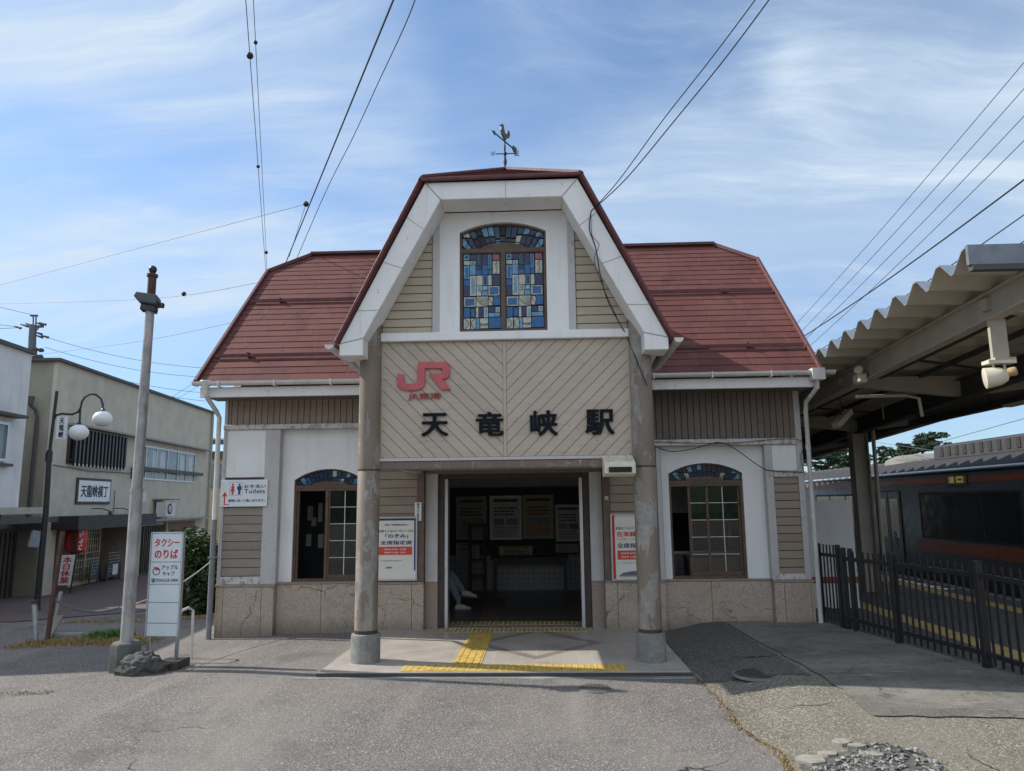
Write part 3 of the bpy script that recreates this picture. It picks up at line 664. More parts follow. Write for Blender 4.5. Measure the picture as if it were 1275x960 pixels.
# --- posts, bands, boards
b = MB(); b.box(-3.41, -3.2, -.02, .14, .70, 2.78); b.box(-1.99, -1.93, -.02, .14, .717, 2.78); b.box(XL, -3.955, -.02, .1, .70, 3.2); split_build(b, 'post', 'post_grey', ST, key=lambda c: round(c.x, 2), bevel=.005)
b = MB(); b.box(3.375, 3.475, -.02, .14, .71, 2.47); b.box(1.93, 1.99, -.02, .14, .717, 2.47); b.box(3.80, XR, -.025, .1, .71, 3.2); split_build(b, 'post', 'post_grey', ST, key=lambda c: round(c.x, 2), bevel=.005)
b = MB(); b.box(XL, -1.3, -.045, .12, 2.782, 2.85); b.box(1.3, 3.80, -.045, .12, 2.472, 2.555); split_build(b, 'trim_band', 'band', ST, bevel=.006)
b = MB(); b.box(-3.955, -3.41, -.005, .05, 2.125, 2.78); b.box(3.475, 3.80, -.005, .05, 2.13, 2.47); split_build(b, 'blank_panel', 'white', ST, bevel=.004)
b = MB(); b.box(3.475, 3.8, -.03, .05, 2.04, 2.13); b.box(3.475, 3.80, -.025, .05, .71, .785); b.box(-3.955, -3.41, -.025, .05, .70, .80); split_build(b, 'rail', 'band', ST, key=lambda c: (round(c.x, 2), round(c.z, 2)), bevel=.005)
b = MB(); boards(b, [(-3.955, .80), (-3.41, .80), (-3.41, 1.74), (-3.955, 1.74)], FRONT, 0, .115, .009, -.03, .0); split_build(b, 'siding', 'siding_grey', ST, bevel=.003)
b = MB(); boards(b, [(3.475, .785), (3.80, .785), (3.80, 2.04), (3.475, 2.04)], FRONT, 0, .108, .009, -.03, .0); split_build(b, 'siding', 'siding', ST, bevel=.003)
b = MB(); boards(b, [(-1.93, .717), (-1.3, .717), (-1.3, 2.3), (-1.93, 2.3)], FRONT, 0, .115, .009, -.03, .0); boards(b, [(1.3, .717), (1.93, .717), (1.93, 2.3), (1.3, 2.3)], FRONT, 0, .115, .009, -.03, .0); split_build(b, 'siding', 'siding', ST, bevel=.003)
b = MB(); boards(b, [(XL+.05, 2.85), (-1.4, 2.85), (-1.4, 3.3), (XL+.05, 3.3)], FRONT, R_(90), .085, .008, -.03, .0); split_build(b, 'vertical_siding', 'siding', ST, bevel=.002)
b = MB(); boards(b, [(1.4, 2.555), (3.80, 2.555), (3.80, 3.3), (1.4, 3.3)], FRONT, R_(90), .085, .008, -.03, .0); split_build(b, 'vertical_siding', 'siding_brown', ST, bevel=.002)
b = MB(); b.box(-1.98, -1.2, .005, .03, .7, 2.3); b.box(1.2, 1.98, .005, .03, .7, 2.3); b.box(XL+.03, -3.3, .031, .035, .7, 2.0); split_build(b, 'backing', 'groove', ST)

# --- roof
EY, EZ, RY, RZ, SL = -.5, 3.38, 2.314, 6.09, .963
def roof_face(mb, A, B, C, D, rows, tile=.6, th=.010):
    A, B, C, D = map(Vector, (A, B, C, D)); n = (B-A).cross(D-A).normalized()
    for i in range(rows):
        t0, t1 = i/rows, (i+1)/rows; P0, Q0, P1, Q1 = A.lerp(D, t0), B.lerp(C, t0), A.lerp(D, t1), B.lerp(C, t1)
        L = (Q0-P0).length
        if L < .03: continue
        k = [0]; x = tile*random.uniform(.3, 1)
        while x < L-.1: k.append(x/L); x += tile*random.uniform(.85, 1.15)
        k.append(1)
        for a, c in zip(k[:-1], k[1:]):
            e = .0015/L; a2, c2 = a+(e if a else 0), c-(e if c < 1 else 0); h = th*random.uniform(.85, 1.15)
            p, q, r, s = P0.lerp(Q0, a2), P0.lerp(Q0, c2), P1.lerp(Q1, c2), P1.lerp(Q1, a2)
            mb.add([p-n*.03, q-n*.03, r-n*.03, s-n*.03, p+n*h, q+n*h, r+n*.002, s+n*.002], [(3, 2, 1, 0), (4, 5, 6, 7), (0, 1, 5, 4), (1, 2, 6, 5), (2, 3, 7, 6), (3, 0, 4, 7)])
RO = -.089
HZ = 5.66; HY = EY+(HZ-EZ)/SL; xe = 4.09; xr = 3.5
def roof_half(sgn):
    mbl = MB(); t = (HZ-EZ)/(RZ-EZ); yy = lambda y: y if sgn < 0 else 2*RY-y
    e0, e1 = Vector((-xe+RO, yy(EY), EZ)), Vector((xe+RO, yy(EY), EZ)); h0, h1 = Vector((-xe+RO, yy(HY), HZ)), Vector((xe+RO, yy(HY), HZ)); r0_, r1 = Vector((-xr+RO, RY, RZ)), Vector((xr+RO, RY, RZ))
    rows = 24; k = round(rows*t)
    if sgn < 0: roof_face(mbl, e0, e1, h1, h0, k); roof_face(mbl, h0, h1, r1, r0_, rows-k)
    else: roof_face(mbl, e1, e0, h0, h1, k); roof_face(mbl, h1, h0, r0_, r1, rows-k)
    return mbl
ROOF = roof_half(-1).build('main_roof', 'roof', ST)
roof_half(1).build('rear_roof', 'roof', ST)
b = MB(); by = 2*RY-HY
roof_face(b, (-xe+RO, by, HZ), (-xe+RO, HY, HZ), (-xr+RO, RY-.01, RZ), (-xr+RO, RY+.01, RZ), 5); roof_face(b, (xe+RO, HY, HZ), (xe+RO, by, HZ), (xr+RO, RY+.01, RZ), (xr+RO, RY-.01, RZ), 5); split_build(b, 'hip_roof', 'roof', ST)
b = MB()
for s in (-1, 1):
    xx = s*(xe+.015)+RO
    b.bar((xx, EY-.02, EZ-.02), (xx, HY, HZ+.01), .05, .11); b.bar((xx, 2*RY-EY+.02, EZ-.02), (xx, by, HZ+.01), .05, .11)
    b.bar((xx, HY-.01, HZ+.02), (s*xr+RO, RY, RZ+.03), .08, .06); b.bar((xx, by+.01, HZ+.02), (s*xr+RO, RY, RZ+.03), .08, .06)
b.bar((-xr+RO-.02, RY, RZ+.03), (xr+RO+.02, RY, RZ+.03), .14, .05)
b.build('ridge_trim', 'roof_trim', ST, bevel=.006)
# gable end walls under the main roof
b = MB()
for x in (XL+.03, XR-.13): b.prism([(.03, 3.25), (4.6, 3.25), (by-.05, HZ-.06), (HY+.05, HZ-.06)], Fr((x, 0, 0), Y, Z), 0, .1)
split_build(b, 'gable_wall', 'siding_cream', ST)
# eave soffit and fascia
b = MB(); b.box(-xe+RO+.05, xe+RO-.05, -.42, .03, 3.19, 3.21); b.build('eave_soffit', 'siding_brown', ST)
b = MB(); b.box(-xe+RO+.02, -1.45, -.47, -.43, 3.175, 3.31); b.box(1.45, xe+RO-.02, -.47, -.43, 3.175, 3.31); split_build(b, 'fascia', 'white_trim', ST, bevel=.005)
def gutter(a, c, name='gutter', m='gutter', r=.055):
    a, c = Vector(a), Vector(c); d = (c-a).normalized(); s = d.cross(Z).normalized(); bb = MB(); n = 8; vs = []
    for p in (a, c):
        for k in range(n+1): t = math.pi*k/n; vs.append(p+s*math.cos(t)*r-Z*math.sin(t)*r)
        for k in range(n, -1, -1): t = math.pi*k/n; vs.append(p+s*math.cos(t)*(r-.006)-Z*math.sin(t)*(r-.006))
    q = 2*(n+1); bb.add(vs, [(i, (i+1) % q, q+(i+1) % q, q+i) for i in range(q)]+[tuple(range(n+1)), tuple(range(q, q+n+1))])
    return bb.build(name, m, ST)
for a, c in (((-4.22, -.535, 3.375), (-1.5, -.54, 3.37)), ((1.5, -.54, 3.37), (4.18, -.535, 3.375))):
    gu = gutter(a, c); b = MB(); x = a[0]+.35
    while x < c[0]-.1: b.box(x, x+.02, -.605, -.47, 3.30, 3.312); b.box(x, x+.02, -.602, -.596, 3.30, 3.38); x += .75
    split_build(b, 'bracket', 'gutter', gu, key=lambda c: round(c.x*4))
def downpipe(x, zsplit, m2):
    e = thing_pipe(x); return e
b = MB(); x = -4.02; xx = -4.07
b.lathe([(.07, .10), (.075, .09), (.045, 0), (.03, -.03)], (xx+.02, -.54, 3.29), 12); b.tube([(xx+.02, -.54, 3.27), (xx+.02, -.53, 3.2), (xx+.03, -.2, 3.02), (xx+.03, -.1, 2.95), (xx+.03, -.09, 1.55)], .032, 10); b.build('downspout', 'gutter', ST, smooth=True)
b = MB(); b.tube([(xx+.03, -.09, 1.56), (xx+.03, -.09, -.1)], .036, 10); b.box(xx-.02, xx+.08, -.13, -.02, 1.05, 1.07); b.build('downspout', 'pipe_grey', ST, smooth=True)
b = MB(); xx = 3.93
b.box(xx-.06, xx+.1, -.62, -.48, 3.25, 3.40); b.tube([(xx+.02, -.54, 3.27), (xx+.02, -.53, 3.16), (xx-.02, -.2, 3.02), (xx-.0, -.1, 2.9), (xx-.0, -.09, .12)], .03, 10)
for z in (2.4, 1.5): b.lathe([(.036, 0), (.036, .05)], (xx, -.09, z), 10)
b.build('downspout', 'gutter', ST, smooth=True)
# snow guards
for gy_ in (-.1, 1.05):
    for xa, xb in ((-xe+RO+.05, -1.3), (1.3, xe+RO-.04)):
        z = EZ+SL*(gy_-EY); b = MB(); b.bar((xa, gy_-.02, z+.045), (xb, gy_-.02, z+.045), .025, .045)
        x = xa+.45
        while x < xb: b.box(x, x+.03, gy_-.05, gy_+.05, z+.02, z+.085); x += 1.45
        b.build('snow_guard', 'roof_trim', ST)

# --- porch gable
KX, KZ, GX, GZ = .885, 5.325, 1.80, 3.475      # knee and eave of the mansard gable
AY, AZ = -1.25, 5.90                            # hip apex
FY = -2.34                                      # front edge of its roof
yb = lambda z: EY+(z-EZ)/SL
b = MB()
for s in (-1, 1):
    e0 = Vector((s*GX, FY, GZ)); e1 = Vector((s*GX, yb(GZ)+.05, GZ)); k0 = Vector((s*KX, FY, KZ)); k1 = Vector((s*KX, yb(KZ)+.1, KZ))
    if s < 0: roof_face(b, e1, e0, k0, k1, 16)
    else: roof_face(b, e0, e1, k1, k0, 16)
    a0 = Vector((0, AY, AZ)); a1 = Vector((0, yb(AZ)+.15, AZ))
    if s < 0: roof_face(b, k1, k0, a0, a1, 8)
    else: roof_face(b, k0, k1, a1, a0, 8)
roof_face(b, (-KX, FY, KZ), (KX, FY, KZ), (.005, AY, AZ), (-.005, AY, AZ), 8)
PR = b.build('porch_roof', 'roof', ST)
b = MB()
for s in (-1, 1):
    b.bar((s*(GX+.005), FY-.005, GZ-.012), (s*(KX+.005), FY-.005, KZ-.004), .035, .04, Y)
    b.bar((s*(GX+.005), FY, GZ-.03), (s*(GX+.005), yb(GZ), GZ-.03), .03, .03)
    b.bar((s*KX, FY-.01, KZ+.012), (0, AY, AZ+.025), .05, .035)
b.bar((-KX-.03, FY-.005, KZ-.025), (KX+.03, FY-.005, KZ-.006), .04, .04, Z)
b.bar((0, AY, AZ+.02), (0, yb(AZ)+.1, AZ+.02), .09, .04)
b.build('roof_edge', 'roof_trim', PR, bevel=.006)
# bargeboard: box section from the gable wall out to the front
BO = [(.848, 5.282), (1.768, 3.462), (1.768, 3.33)]; BI = [(1.512, 3.33), (1.512, 3.52), (.672, 5.077)]
fb = Fr((0, -2.31, 0))
b = MB()
for s in (-1, 1):
    P = [(s*x, z) for x, z in BO+BI]
    b.prism([P[0], P[1], P[4], P[5]], fb, -.37, 0); b.prism([P[1], P[2], P[3], P[4]], fb, -.37, 0)
b.prism([(-.848, 5.282), (.848, 5.282), (.672, 5.077), (-.672, 5.077)], fb, -.37, 0)
b.build('bargeboard', 'white_trim', ST, bevel=.006)
b = MB()
for s in (-1, 1):
    for t in (.22, .5, .80):
        o0 = Vector((s*.848, 0, 5.282)).lerp(Vector((s*1.768, 0, 3.462)), t); i0 = Vector((s*.672, 0, 5.077)).lerp(Vector((s*1.512, 0, 3.52)), t)
        b.bar((o0.x, -2.311, o0.z), (i0.x, -2.311, i0.z), .004, .007, Y)
    b.bar((s*.848, -2.311, 5.282), (s*.672, -2.311, 5.077), .004, .008, Y); b.bar((s*1.768, -2.311, 3.462), (s*1.512, -2.311, 3.52), .004, .007, Y)
b.bar((.05, -2.311, 5.28), (.05, -2.311, 5.08), .004, .007, Y)
b.build('joint', mat('joint_grey', (.32, .31, .29), .7), ST)
# porch eave gutters, short ends seen beside the bargeboard
for s in (-1, 1):
    gutter((s*(GX+.07), -2.36, GZ-.03), (s*(GX+.07), -.75, GZ-.05), r=.05)
# soffit brace from the bargeboard back to the column
b = MB()
for s in (-1, 1): b.bar((s*1.64, -1.96, 3.36), (s*1.55, -.3, 3.0), .10, .05)
split_build(b, 'eave_brace', 'white_trim', ST)
# gable wall
gw = [(-1.40, 2.16), (1.40, 2.16), (1.40, 3.75), (.70, 5.10), (-.70, 5.10), (-1.40, 3.75)]
fw = Fr((0, -1.93, 0))
b = MB(); b.prism([(-1.40, 2.16), (1.40, 2.16), (1.40, 3.64), (-1.40, 3.64)], fw, -.08, -.025)
for s in (-1, 1): b.prism([(s*.62, 3.64), (s*1.62, 3.64), (s*1.55, 3.75), (s*.75, 5.15), (s*.62, 5.15)], fw, -.08, -.035)
b.prism([(-.62, 5.0), (.62, 5.0), (.62, 5.2), (-.62, 5.2)], fw, -.08, -.035)
b.box(-.65, .65, -1.78, -1.74, 3.5, 5.1)
split_build(b, 'gable_wall', 'groove', ST)
b = MB()
for s in (-1, 1): b.box(s*1.45-.03, s*1.45+.03, -1.86, 0, 2.2, 4.3)
split_build(b, 'porch_side_wall', 'siding_brown', ST)
NP = MB()
boards(NP, [(-1.375, 2.245), (-.02, 2.245), (-.02, 3.545), (-1.375, 3.545)], fw, R_(-45), .1045, .0055, -.025, .0)
boards(NP, [(.02, 2.245), (1.375, 2.245), (1.375, 3.545), (.02, 3.545)], fw, R_(45), .1045, .0055, -.025, .0)
NPO = NP.build('name_panel', 'panel_board', ST)
b = MB()
rn = random.Random(4)
for k in range(26):
    u = rn.uniform(-1.33, 1.33); z = rn.uniform(2.3, 3.5)
    if abs(u) > .05: b.lathe([(.006, 0), (.005, .002), (0, .003)], fw.p(u, z, .0005), 6, fw.n)
b.build('nail_heads', 'rust', NPO)
b = MB(); b.box(-.018, .018, -1.938, -1.90, 2.245, 3.545); b.box(-1.392, -1.372, -1.936, -1.9, 2.245, 3.545); b.box(1.372, 1.392, -1.936, -1.9, 2.245, 3.545); split_build(b, 'panel_strip', 'siding_cream', NPO, key=lambda c: round(c.x, 2), bevel=.002)
b = MB(); b.box(-1.40, 1.40, -1.965, -1.9, 2.205, 2.24); b.build('drip_rail', 'post_grey', NPO, bevel=.004)
b = MB(); b.box(-1.40, 1.40, -1.955, -1.85, 2.115, 2.203); b.build('lintel_beam', 'lintel', ST, bevel=.008)
b = MB(); b.box(-1.39, 1.39, -1.99, -1.9, 3.55, 3.645); b.build('string_course', 'white', ST, bevel=.006)
GW = (-.505, .490, 3.65, 4.832, 4.945)
b = MB(); holed(b, -.735, .735, 3.645, 5.07, GW[0], GW[1], 3.65, GW[3], GW[4], -.12, .0, fw); b.build('window_surround', 'white', ST)
b = MB()
for s in (-1, 1): b.box(s*.775-.04, s*.775+.04, -1.945, -1.9, 3.645, 5.0)
split_build(b, 'gable_post', 'post_grey', ST, bevel=.004)
b = MB()
for s in (-1, 1):
    poly = [(s*.82, 3.645), (s*1.385, 3.645), (s*1.56, 3.645), (s*.82, 4.99)]
    poly = clip(poly, 1, 0, 1.385) if s > 0 else clip(poly, -1, 0, 1.385)
    boards(b, poly, fw, 0, .098, .009, -.03, -.006)
split_build(b, 'gable_siding', 'siding_cream', ST, bevel=.003)
b = MB(); b.box(-1.39, 1.39, -1.86, .04, 2.19, 2.215); b.build('porch_ceiling', mat('porch_ceiling_grey', (.55, .53, .49), .7), ST)
b = MB()
for s in (-1, 1):
    b.bar((s*1.33, -1.84, 2.17), (s*1.26, .0, 2.17), .07, .05)
split_build(b, 'ceiling_joist', 'post_grey', ST)
# columns
for s in (-1, 1):
    cx_ = s*1.506; b = MB(); r = .122
    b.lathe([(r, .385), (r, 2.10), (r-.004, 2.105), (r-.004, 2.118), (r, 2.122), (r*.985, 3.76)], (cx_, -1.95, 0), 40)
    c = b.build('column', 'column', ST, smooth=True)
    b = MB(); b.lathe([(.155, .02), (.155, .365), (.150, .385), (.118, .39)], (cx_, -1.95, 0), 40); b.build('column_base', 'footing', c, smooth=True)
    b = MB(); b.lathe([(.1235, 0), (.1235, .035)], (cx_, -1.95, .392), 40); b.build('collar', 'brown_dark', c, smooth=True); b = MB(); b.lathe([(.1235, 0), (.1235, .012)], (cx_, -1.95, 2.106), 40); b.build('collar', 'brown_dark', c, smooth=True)
# stained glass ------------------------------------------------------------------------
SG = ['sg_navy', 'sg_blue', 'sg_light', 'sg_cream', 'sg_teal', 'sg_pink', 'sg_lead', 'brown_frame']
RECTS = [(103, 150, 280, 330, 2), (115, 140, 292, 318, 0), (150, 205, 280, 330, 0), (205, 250, 280, 375, 4), (250, 298, 280, 375, 0), (298, 328, 285, 405, 2), (304, 322, 292, 398, 1), (335, 392, 280, 335, 5),
 (105, 155, 335, 370, 3), (158, 200, 335, 370, 3), (105, 150, 375, 490, 2), (118, 140, 385, 480, 1), (152, 200, 372, 455, 2), (200, 248, 375, 415, 0), (200, 248, 415, 455, 1), (250, 298, 375, 455, 1), (300, 330, 408, 455, 1), (335, 392, 340, 450, 3),
 (103, 150, 495, 545, 1), (103, 150, 545, 635, 0), (152, 203, 460, 630, 3), (164, 192, 475, 615, 2), (205, 255, 460, 545, 3), (257, 296, 460, 545, 2), (263, 290, 466, 538, 0), (330, 395, 455, 545, 0), (298, 328, 460, 545, 3),
 (205, 250, 548, 588, 3), (250, 297, 548, 588, 2), (205, 245, 590, 630, 3), (247, 297, 590, 630, 2), (300, 390, 550, 630, 3), (310, 382, 558, 622, 1), (105, 200, 640, 720, 3), (115, 190, 650, 712, 1), (203, 297, 635, 720, 3), (300, 335, 640, 712, 3), (337, 395, 635, 712, 1),
 (103, 155, 728, 810, 1), (160, 195, 735, 805, 1), (200, 222, 725, 810, 3), (222, 262, 725, 810, 0), (262, 297, 725, 810, 3), (272, 288, 740, 800, 2), (300, 352, 722, 770, 0), (355, 392, 725, 770, 3), (362, 386, 732, 762, 2), (300, 392, 772, 806, 2),
 (103, 155, 815, 905, 3), (160, 200, 815, 905, 3), (203, 230, 815, 905, 2), (232, 297, 815, 862, 3), (232, 297, 866, 900, 3), (300, 400, 810, 900, 1)]
def sg_sash(mb, fr, x0, x1, z0, z1, flip=False):
    for k, (a, c, t, q, col) in enumerate(RECTS):
        u0_, u1 = x0+(a-100)/300*(x1-x0), x0+(c-100)/300*(x1-x0); v1, v0 = z1-(t-275)/632*(z1-z0), z1-(q-275)/632*(z1-z0)
        inner = any(o[0] < a and o[1] > c and o[2] < t and o[3] > q for o in RECTS); h = .004 if inner else .0
        if not inner: pass
        col2 = col if not (col == 5 and flip) else 5
        e = .0024
        mb.prism([(u0_+e, v0+e), (u1-e, v0+e), (u1-e, v1-e), (u0_+e, v1-e)], fr, -.02+h, .0+h, col2)
    sx = (x1-x0)/300; sz = (z1-z0)/632
    def disc(cx, cy, r, col): mb.prism([(x0+(cx-100+r*math.cos(i*.524))*sx, z1-(cy-275+r*math.sin(i*.524))*sz) for i in range(12)], fr, -.01, .007, col)
    disc(179, 352, 12, 2); disc(228, 568, 13, 2); disc(273, 568, 13, 3)
    def line(pts, w=.004): 
        for p, q in zip(pts[:-1], pts[1:]):
            P = fr.p(x0+(p[0]-100)*sx, z1-(p[1]-275)*sz, .007); Q = fr.p(x0+(q[0]-100)*sx, z1-(q[1]-275)*sz, .007); mb.bar(P, Q, w, .004, fr.n, 6)
    for r in (25, 45, 65, 85): line([(297-r*1.05*math.cos(t*.26), 640+r*.85*math.sin(t*.26)) for t in range(0, 7)])
    line([(372, 340), (358, 375), (374, 410), (360, 450)]); line([(110, 815), (140, 845), (142, 872), (112, 905)]); line([(196, 815), (166, 845), (166, 872), (196, 905)])
    line([(232, 870), (264, 880), (297, 862)]); line([(243, 292), (234, 320), (243, 348)]); line([(244, 292), (254, 320), (244, 348)]); line([(300, 640), (337, 712)])
def sg_arch(mb, fr, x0, x1, z0, z1, za, rnd):
    poly = arch_poly(x0, x1, z1, za, 14); P = [(x0, z0), (x1, z0)]+poly[::-1]; w = x1-x0; xc = (x0+x1)/2; zc = z0-(w*.55)
    n = 15; pal = [6, 0, 2, 4, 0, 1, 6, 3, 0, 0, 4, 6, 0, 2, 0]
    A0 = math.atan2(z0-zc+.3*(z1-z0), w/2)
    for i in range(n):
        t0, t1 = math.pi-A0-(math.pi-2*A0)*i/n, math.pi-A0-(math.pi-2*A0)*(i+1)/n
        q = clip(P, -math.sin(t0)*-1, -math.cos(t0), -(-math.sin(t0)*xc)*-1+(-math.cos(t0))*zc) if False else P
        # wedge between two rays from (xc, zc)
        q = clip(q, math.sin(t1)*-1*-1, -math.cos(t1), math.sin(t1)*xc-math.cos(t1)*zc)
        q = clip(q, -math.sin(t0), math.cos(t0), -math.sin(t0)*xc+math.cos(t0)*zc)
        if len(q) < 3: continue
        zm = z0+(za-z0)*rnd.uniform(.4, .62)
        for s_ in (0, 1):
            qq = clip(q, 0, 1, zm-.003) if s_ == 0 else clip(q, 0, -1, -(zm+.003))
            if len(qq) < 3: continue
            cxm = sum(p[0] for p in qq)/len(qq); czm = sum(p[1] for p in qq)/len(qq)
            sh = [(cxm+(p[0]-cxm)*.84, czm+(p[1]-czm)*.86) for p in qq]
            mb.prism(sh, fr, -.02, .0, pal[(i*2+s_*5+rnd.randint(0, 2)) % 15])
    hc_ = (za-z0)*.24
    mb.prism([(xc-w*.27, z0), (xc+w*.27, z0)]+[(xc+w*.27*math.cos(math.pi*k/10), z0+hc_*math.sin(math.pi*k/10)) for k in range(1, 10)], fr, -.015, .006, 7)
    for k in range(12):
        t0_, t1_ = math.pi*k/12, math.pi*(k+1)/12
        mb.bar(fr.p(xc+w*.30*math.cos(t0_), z0+hc_*1.3*math.sin(t0_), .006), fr.p(xc+w*.30*math.cos(t1_), z0+hc_*1.3*math.sin(t1_), .006), .008, .006, fr.n, 6)
    for i in range(5):
        for s in (-1, 1):
            a = xc+s*w*(.46-.08*i*.9); mb.bar(fr.p(a, z0, .004), fr.p(a-s*w*.07, min(z1, za-.02), .004), .007, .006, fr.n, 6) if i < 3 else None
            if i < 2: mb.bar(fr.p(a-s*w*.09, z0, .004), fr.p(a, z1-.01, .004), .007, .006, fr.n, 6)
def frame_rect(mb, fr, x0, x1, z0, z1, w, c0, c1, mi=0, bottom=None):
    bt = bottom or w
    mb.fbox(fr, x0, x0+w, z0, z1, c0, c1, mi); mb.fbox(fr, x1-w, x1, z0, z1, c0, c1, mi); mb.fbox(fr, x0+w, x1-w, z1-w, z1, c0+.001, c1-.001, mi); mb.fbox(fr, x0+w, x1-w, z0, z0+bt, c0+.001, c1-.001, mi)
def arch_band(mb, fr, x0, x1, z1, za, w, c0, c1, mi=0):
    a = arch_poly(x0, x1, z1, za, 14); i_ = arch_poly(x0+w, x1-w, z1-w*.7, za-w, 14)
    for k in range(14): mb.prism([i_[k], i_[k+1], a[k+1], a[k]], fr, c0, c1, mi)
rs = random.Random(11)
# gable stained window
fg = Fr((0, -1.87, 0)); x0, x1, z0, z1, za = GW
b = MB(); frame_rect(b, fg, x0, x1, z0, 4.62, .03, -.04, .02, 0, .04); b.fbox(fg, x0, x1, 4.60, 4.645, -.04, .025); b.fbox(fg, -.034, .018, z0+.04, 4.6, -.04, .024)
b.fbox(fg, x0, x0+.022, 4.645, z1, -.04, .02); b.fbox(fg, x1-.022, x1, 4.645, z1, -.04, .02); arch_band(b, fg, x0, x1, z1, za, .022, -.04, .02)
WG = b.build('gable_window', 'brown_frame', ST)
b = MB(); b.fbox(fg, x0+.02, x1-.02, z0+.03, 4.62, -.05, -.02, 6); 
sg_sash(b, fg, x0+.035, -.036, z0+.045, 4.595); sg_sash(b, fg, .020, x1-.035, z0+.045, 4.595, True)
b.prism([(x0+.02, 4.6), (x1-.02, 4.6)]+arch_poly(x0+.02, x1-.02, z1-.012, za-.015, 14)[::-1], fg, -.05, -.02, 6); sg_arch(b, fg, x0+.024, x1-.024, 4.648, z1-.015, za-.02, rs)
b.build('stained_glass', SG, WG)
# wing windows
def wing_window(x0, x1, z1, za, left):
    fq = Fr((0, PY+.05, 0)); zt = 1.965
    b = MB(); z0 = .717
    frame_rect(b, fq, x0, x1, z0, zt, .032, -.05, .02, 0, .035); b.fbox(fq, x0, x1, zt, zt+.045, -.05, .025)
    b.fbox(fq, x0, x0+.02, zt+.045, z1, -.05, .02); b.fbox(fq, x1-.02, x1, zt+.045, z1, -.05, .02); arch_band(b, fq, x0, x1, z1, za, .018, -.05, .02)
    w = b.build('wing_window', 'brown_frame', ST)
    b = MB(); b.prism([(x0+.015, zt+.04), (x1-.015, zt+.04)]+arch_poly(x0+.015, x1-.015, z1-.012, za-.014, 14)[::-1], fq, -.05, -.02, 6)
    sg_arch(b, fq, x0+.02, x1-.02, zt+.047, z1-.013, za-.018, rs); b.build('stained_glass', SG, w)
    sashes = [(x0+.46, x1-.03, -.015, 2)] if left else [(x0+.255, x0+.53, -.015, 1), (x0+.495, x1-.03, -.04, 2)]
    for (a, c, cc, nc) in sashes:
        b = MB(); frame_rect(b, fq, a, c, z0+.036, zt, .033, cc-.012, cc+.012, 0, .05)
        s_ = b.build('sash', 'brown_frame', w)
        b = MB(); b.fbox(fq, a+.03, c-.03, z0+.08, zt-.03, cc-.002, cc+.002); b.build('pane', 'glass', s_)
        b = MB()
        for k in range(1, 5): zz = z0+.085+(zt-.03-z0-.085)*k/5; b.fbox(fq, a+.033, c-.033, zz-.004, zz+.004, cc-.006, cc+.006)
        for k in range(1, nc): xx = a+(c-a)*k/nc; b.fbox(fq, xx-.005, xx+.005, z0+.086, zt-.033, cc-.007, cc+.007)
        b.build('muntin', 'steel_white' if left else 'alu', s_)
    if left: b = MB(); b.fbox(fq, x0+.032, x0+.062, z0+.036, zt, -.05, .0); b.fbox(fq, x0+.43, x0+.47, z0+.036, zt, -.05, .012); b.build('mullion', 'brown_frame', w)
wing_window(*WL, 2.085, 2.232, True); wing_window(*WR, 2.105, 2.242, False)
# --- entrance
b = MB()
for s in (-1, 1): b.box(s*1.25-.05, s*1.25+.05, -.02, .12, .717, 2.19)
split_build(b, 'corner_board', mat('corner_board_brown', (.135, .098, .075), .6, 0, .15, 6, .3), ST, bevel=.004)
b = MB()
for s in (-1, 1): b.box(s*1.115-.085, s*1.115+.085, .08, .2, .702, 2.19)
split_build(b, 'jamb_panel', 'jamb', ST, bevel=.004)
ED = MB()
for s in (-1, 1): ED.box(s*.985-.045, s*.985+.045, .12, .3, .09, 2.19)
ED.box(-.94, .94, .12, .3, 2.07, 2.19)
EDO = ED.build('entrance_door', 'brown_dark', ST, bevel=.004)
b = MB()
for s in (-1, 1): b.box(s*.915-.022, s*.915+.022, .10, .28, .10, 2.07)
b.box(-.94, .94, .11, .29, .088, .104); b.build('door_frame', 'alu', EDO, bevel=.003)
for s in (-1, 1):
    b = MB(); b.box(s*.955-.012, s*.955+.012, .20, .24, .105, 2.04); d = b.build('sliding_leaf', 'ink', EDO)
    b = MB(); b.box(s*.915-.02, s*.915+.02, .085, .10, .90, .99); b.build('handle', 'steel_white', d)
# porch slab
b = MB(); b.prism([(-1.86, -2.46), (1.815, -2.46), (1.815, .12), (-1.86, .12)], Fr((0, 0, 0), X, Y), -.15, .10); struct(b.build('porch_floor', 'tile', bevel=.004))
b = MB(); b.box(-1.87, 1.825, -2.475, -2.463, -.1, .092); struct(b.build('porch_step_edge', mat('step_dark', (.06, .055, .05), .7)))
b = MB(); b.box(-2.1, 2.0, -2.56, -2.48, -.05, .062); struct(b.build('porch_kerb', 'footing', bevel=.005))
# tactile paving: base tiles with raised bars / dots
def tactile(name, x0, x1, y0, y1, z, m, dots, label, along_x=True):
    e = MB(); n = max(1, round(max(x1-x0, y1-y0)/.30))
    nx_, ny_ = (n, 1) if (x1-x0) > (y1-y0) else (1, n)
    for i in range(nx_):
        for j in range(ny_):
            a, c = x0+(x1-x0)*i/nx_, x0+(x1-x0)*(i+1)/nx_; p, q = y0+(y1-y0)*j/ny_, y0+(y1-y0)*(j+1)/ny_
            e.box(a+.002, c-.002, p+.002, q-.002, z-.004, z+.005)
            if dots:
                for k in range(5):
                    for l in range(5): cx2, cy2 = a+(c-a)*(k+.5)/5, p+(q-p)*(l+.5)/5; e.lathe([(.014, 0), (.010, .005)], (cx2, cy2, z+.005), 6)
            else:
                for k in range(4):
                    cx2 = a+(c-a)*(k+.5)/4; e.box(cx2-.012, cx2+.012, p+.02, q-.02, z+.0045, z+.0095)
    return struct(e.build(name, m))
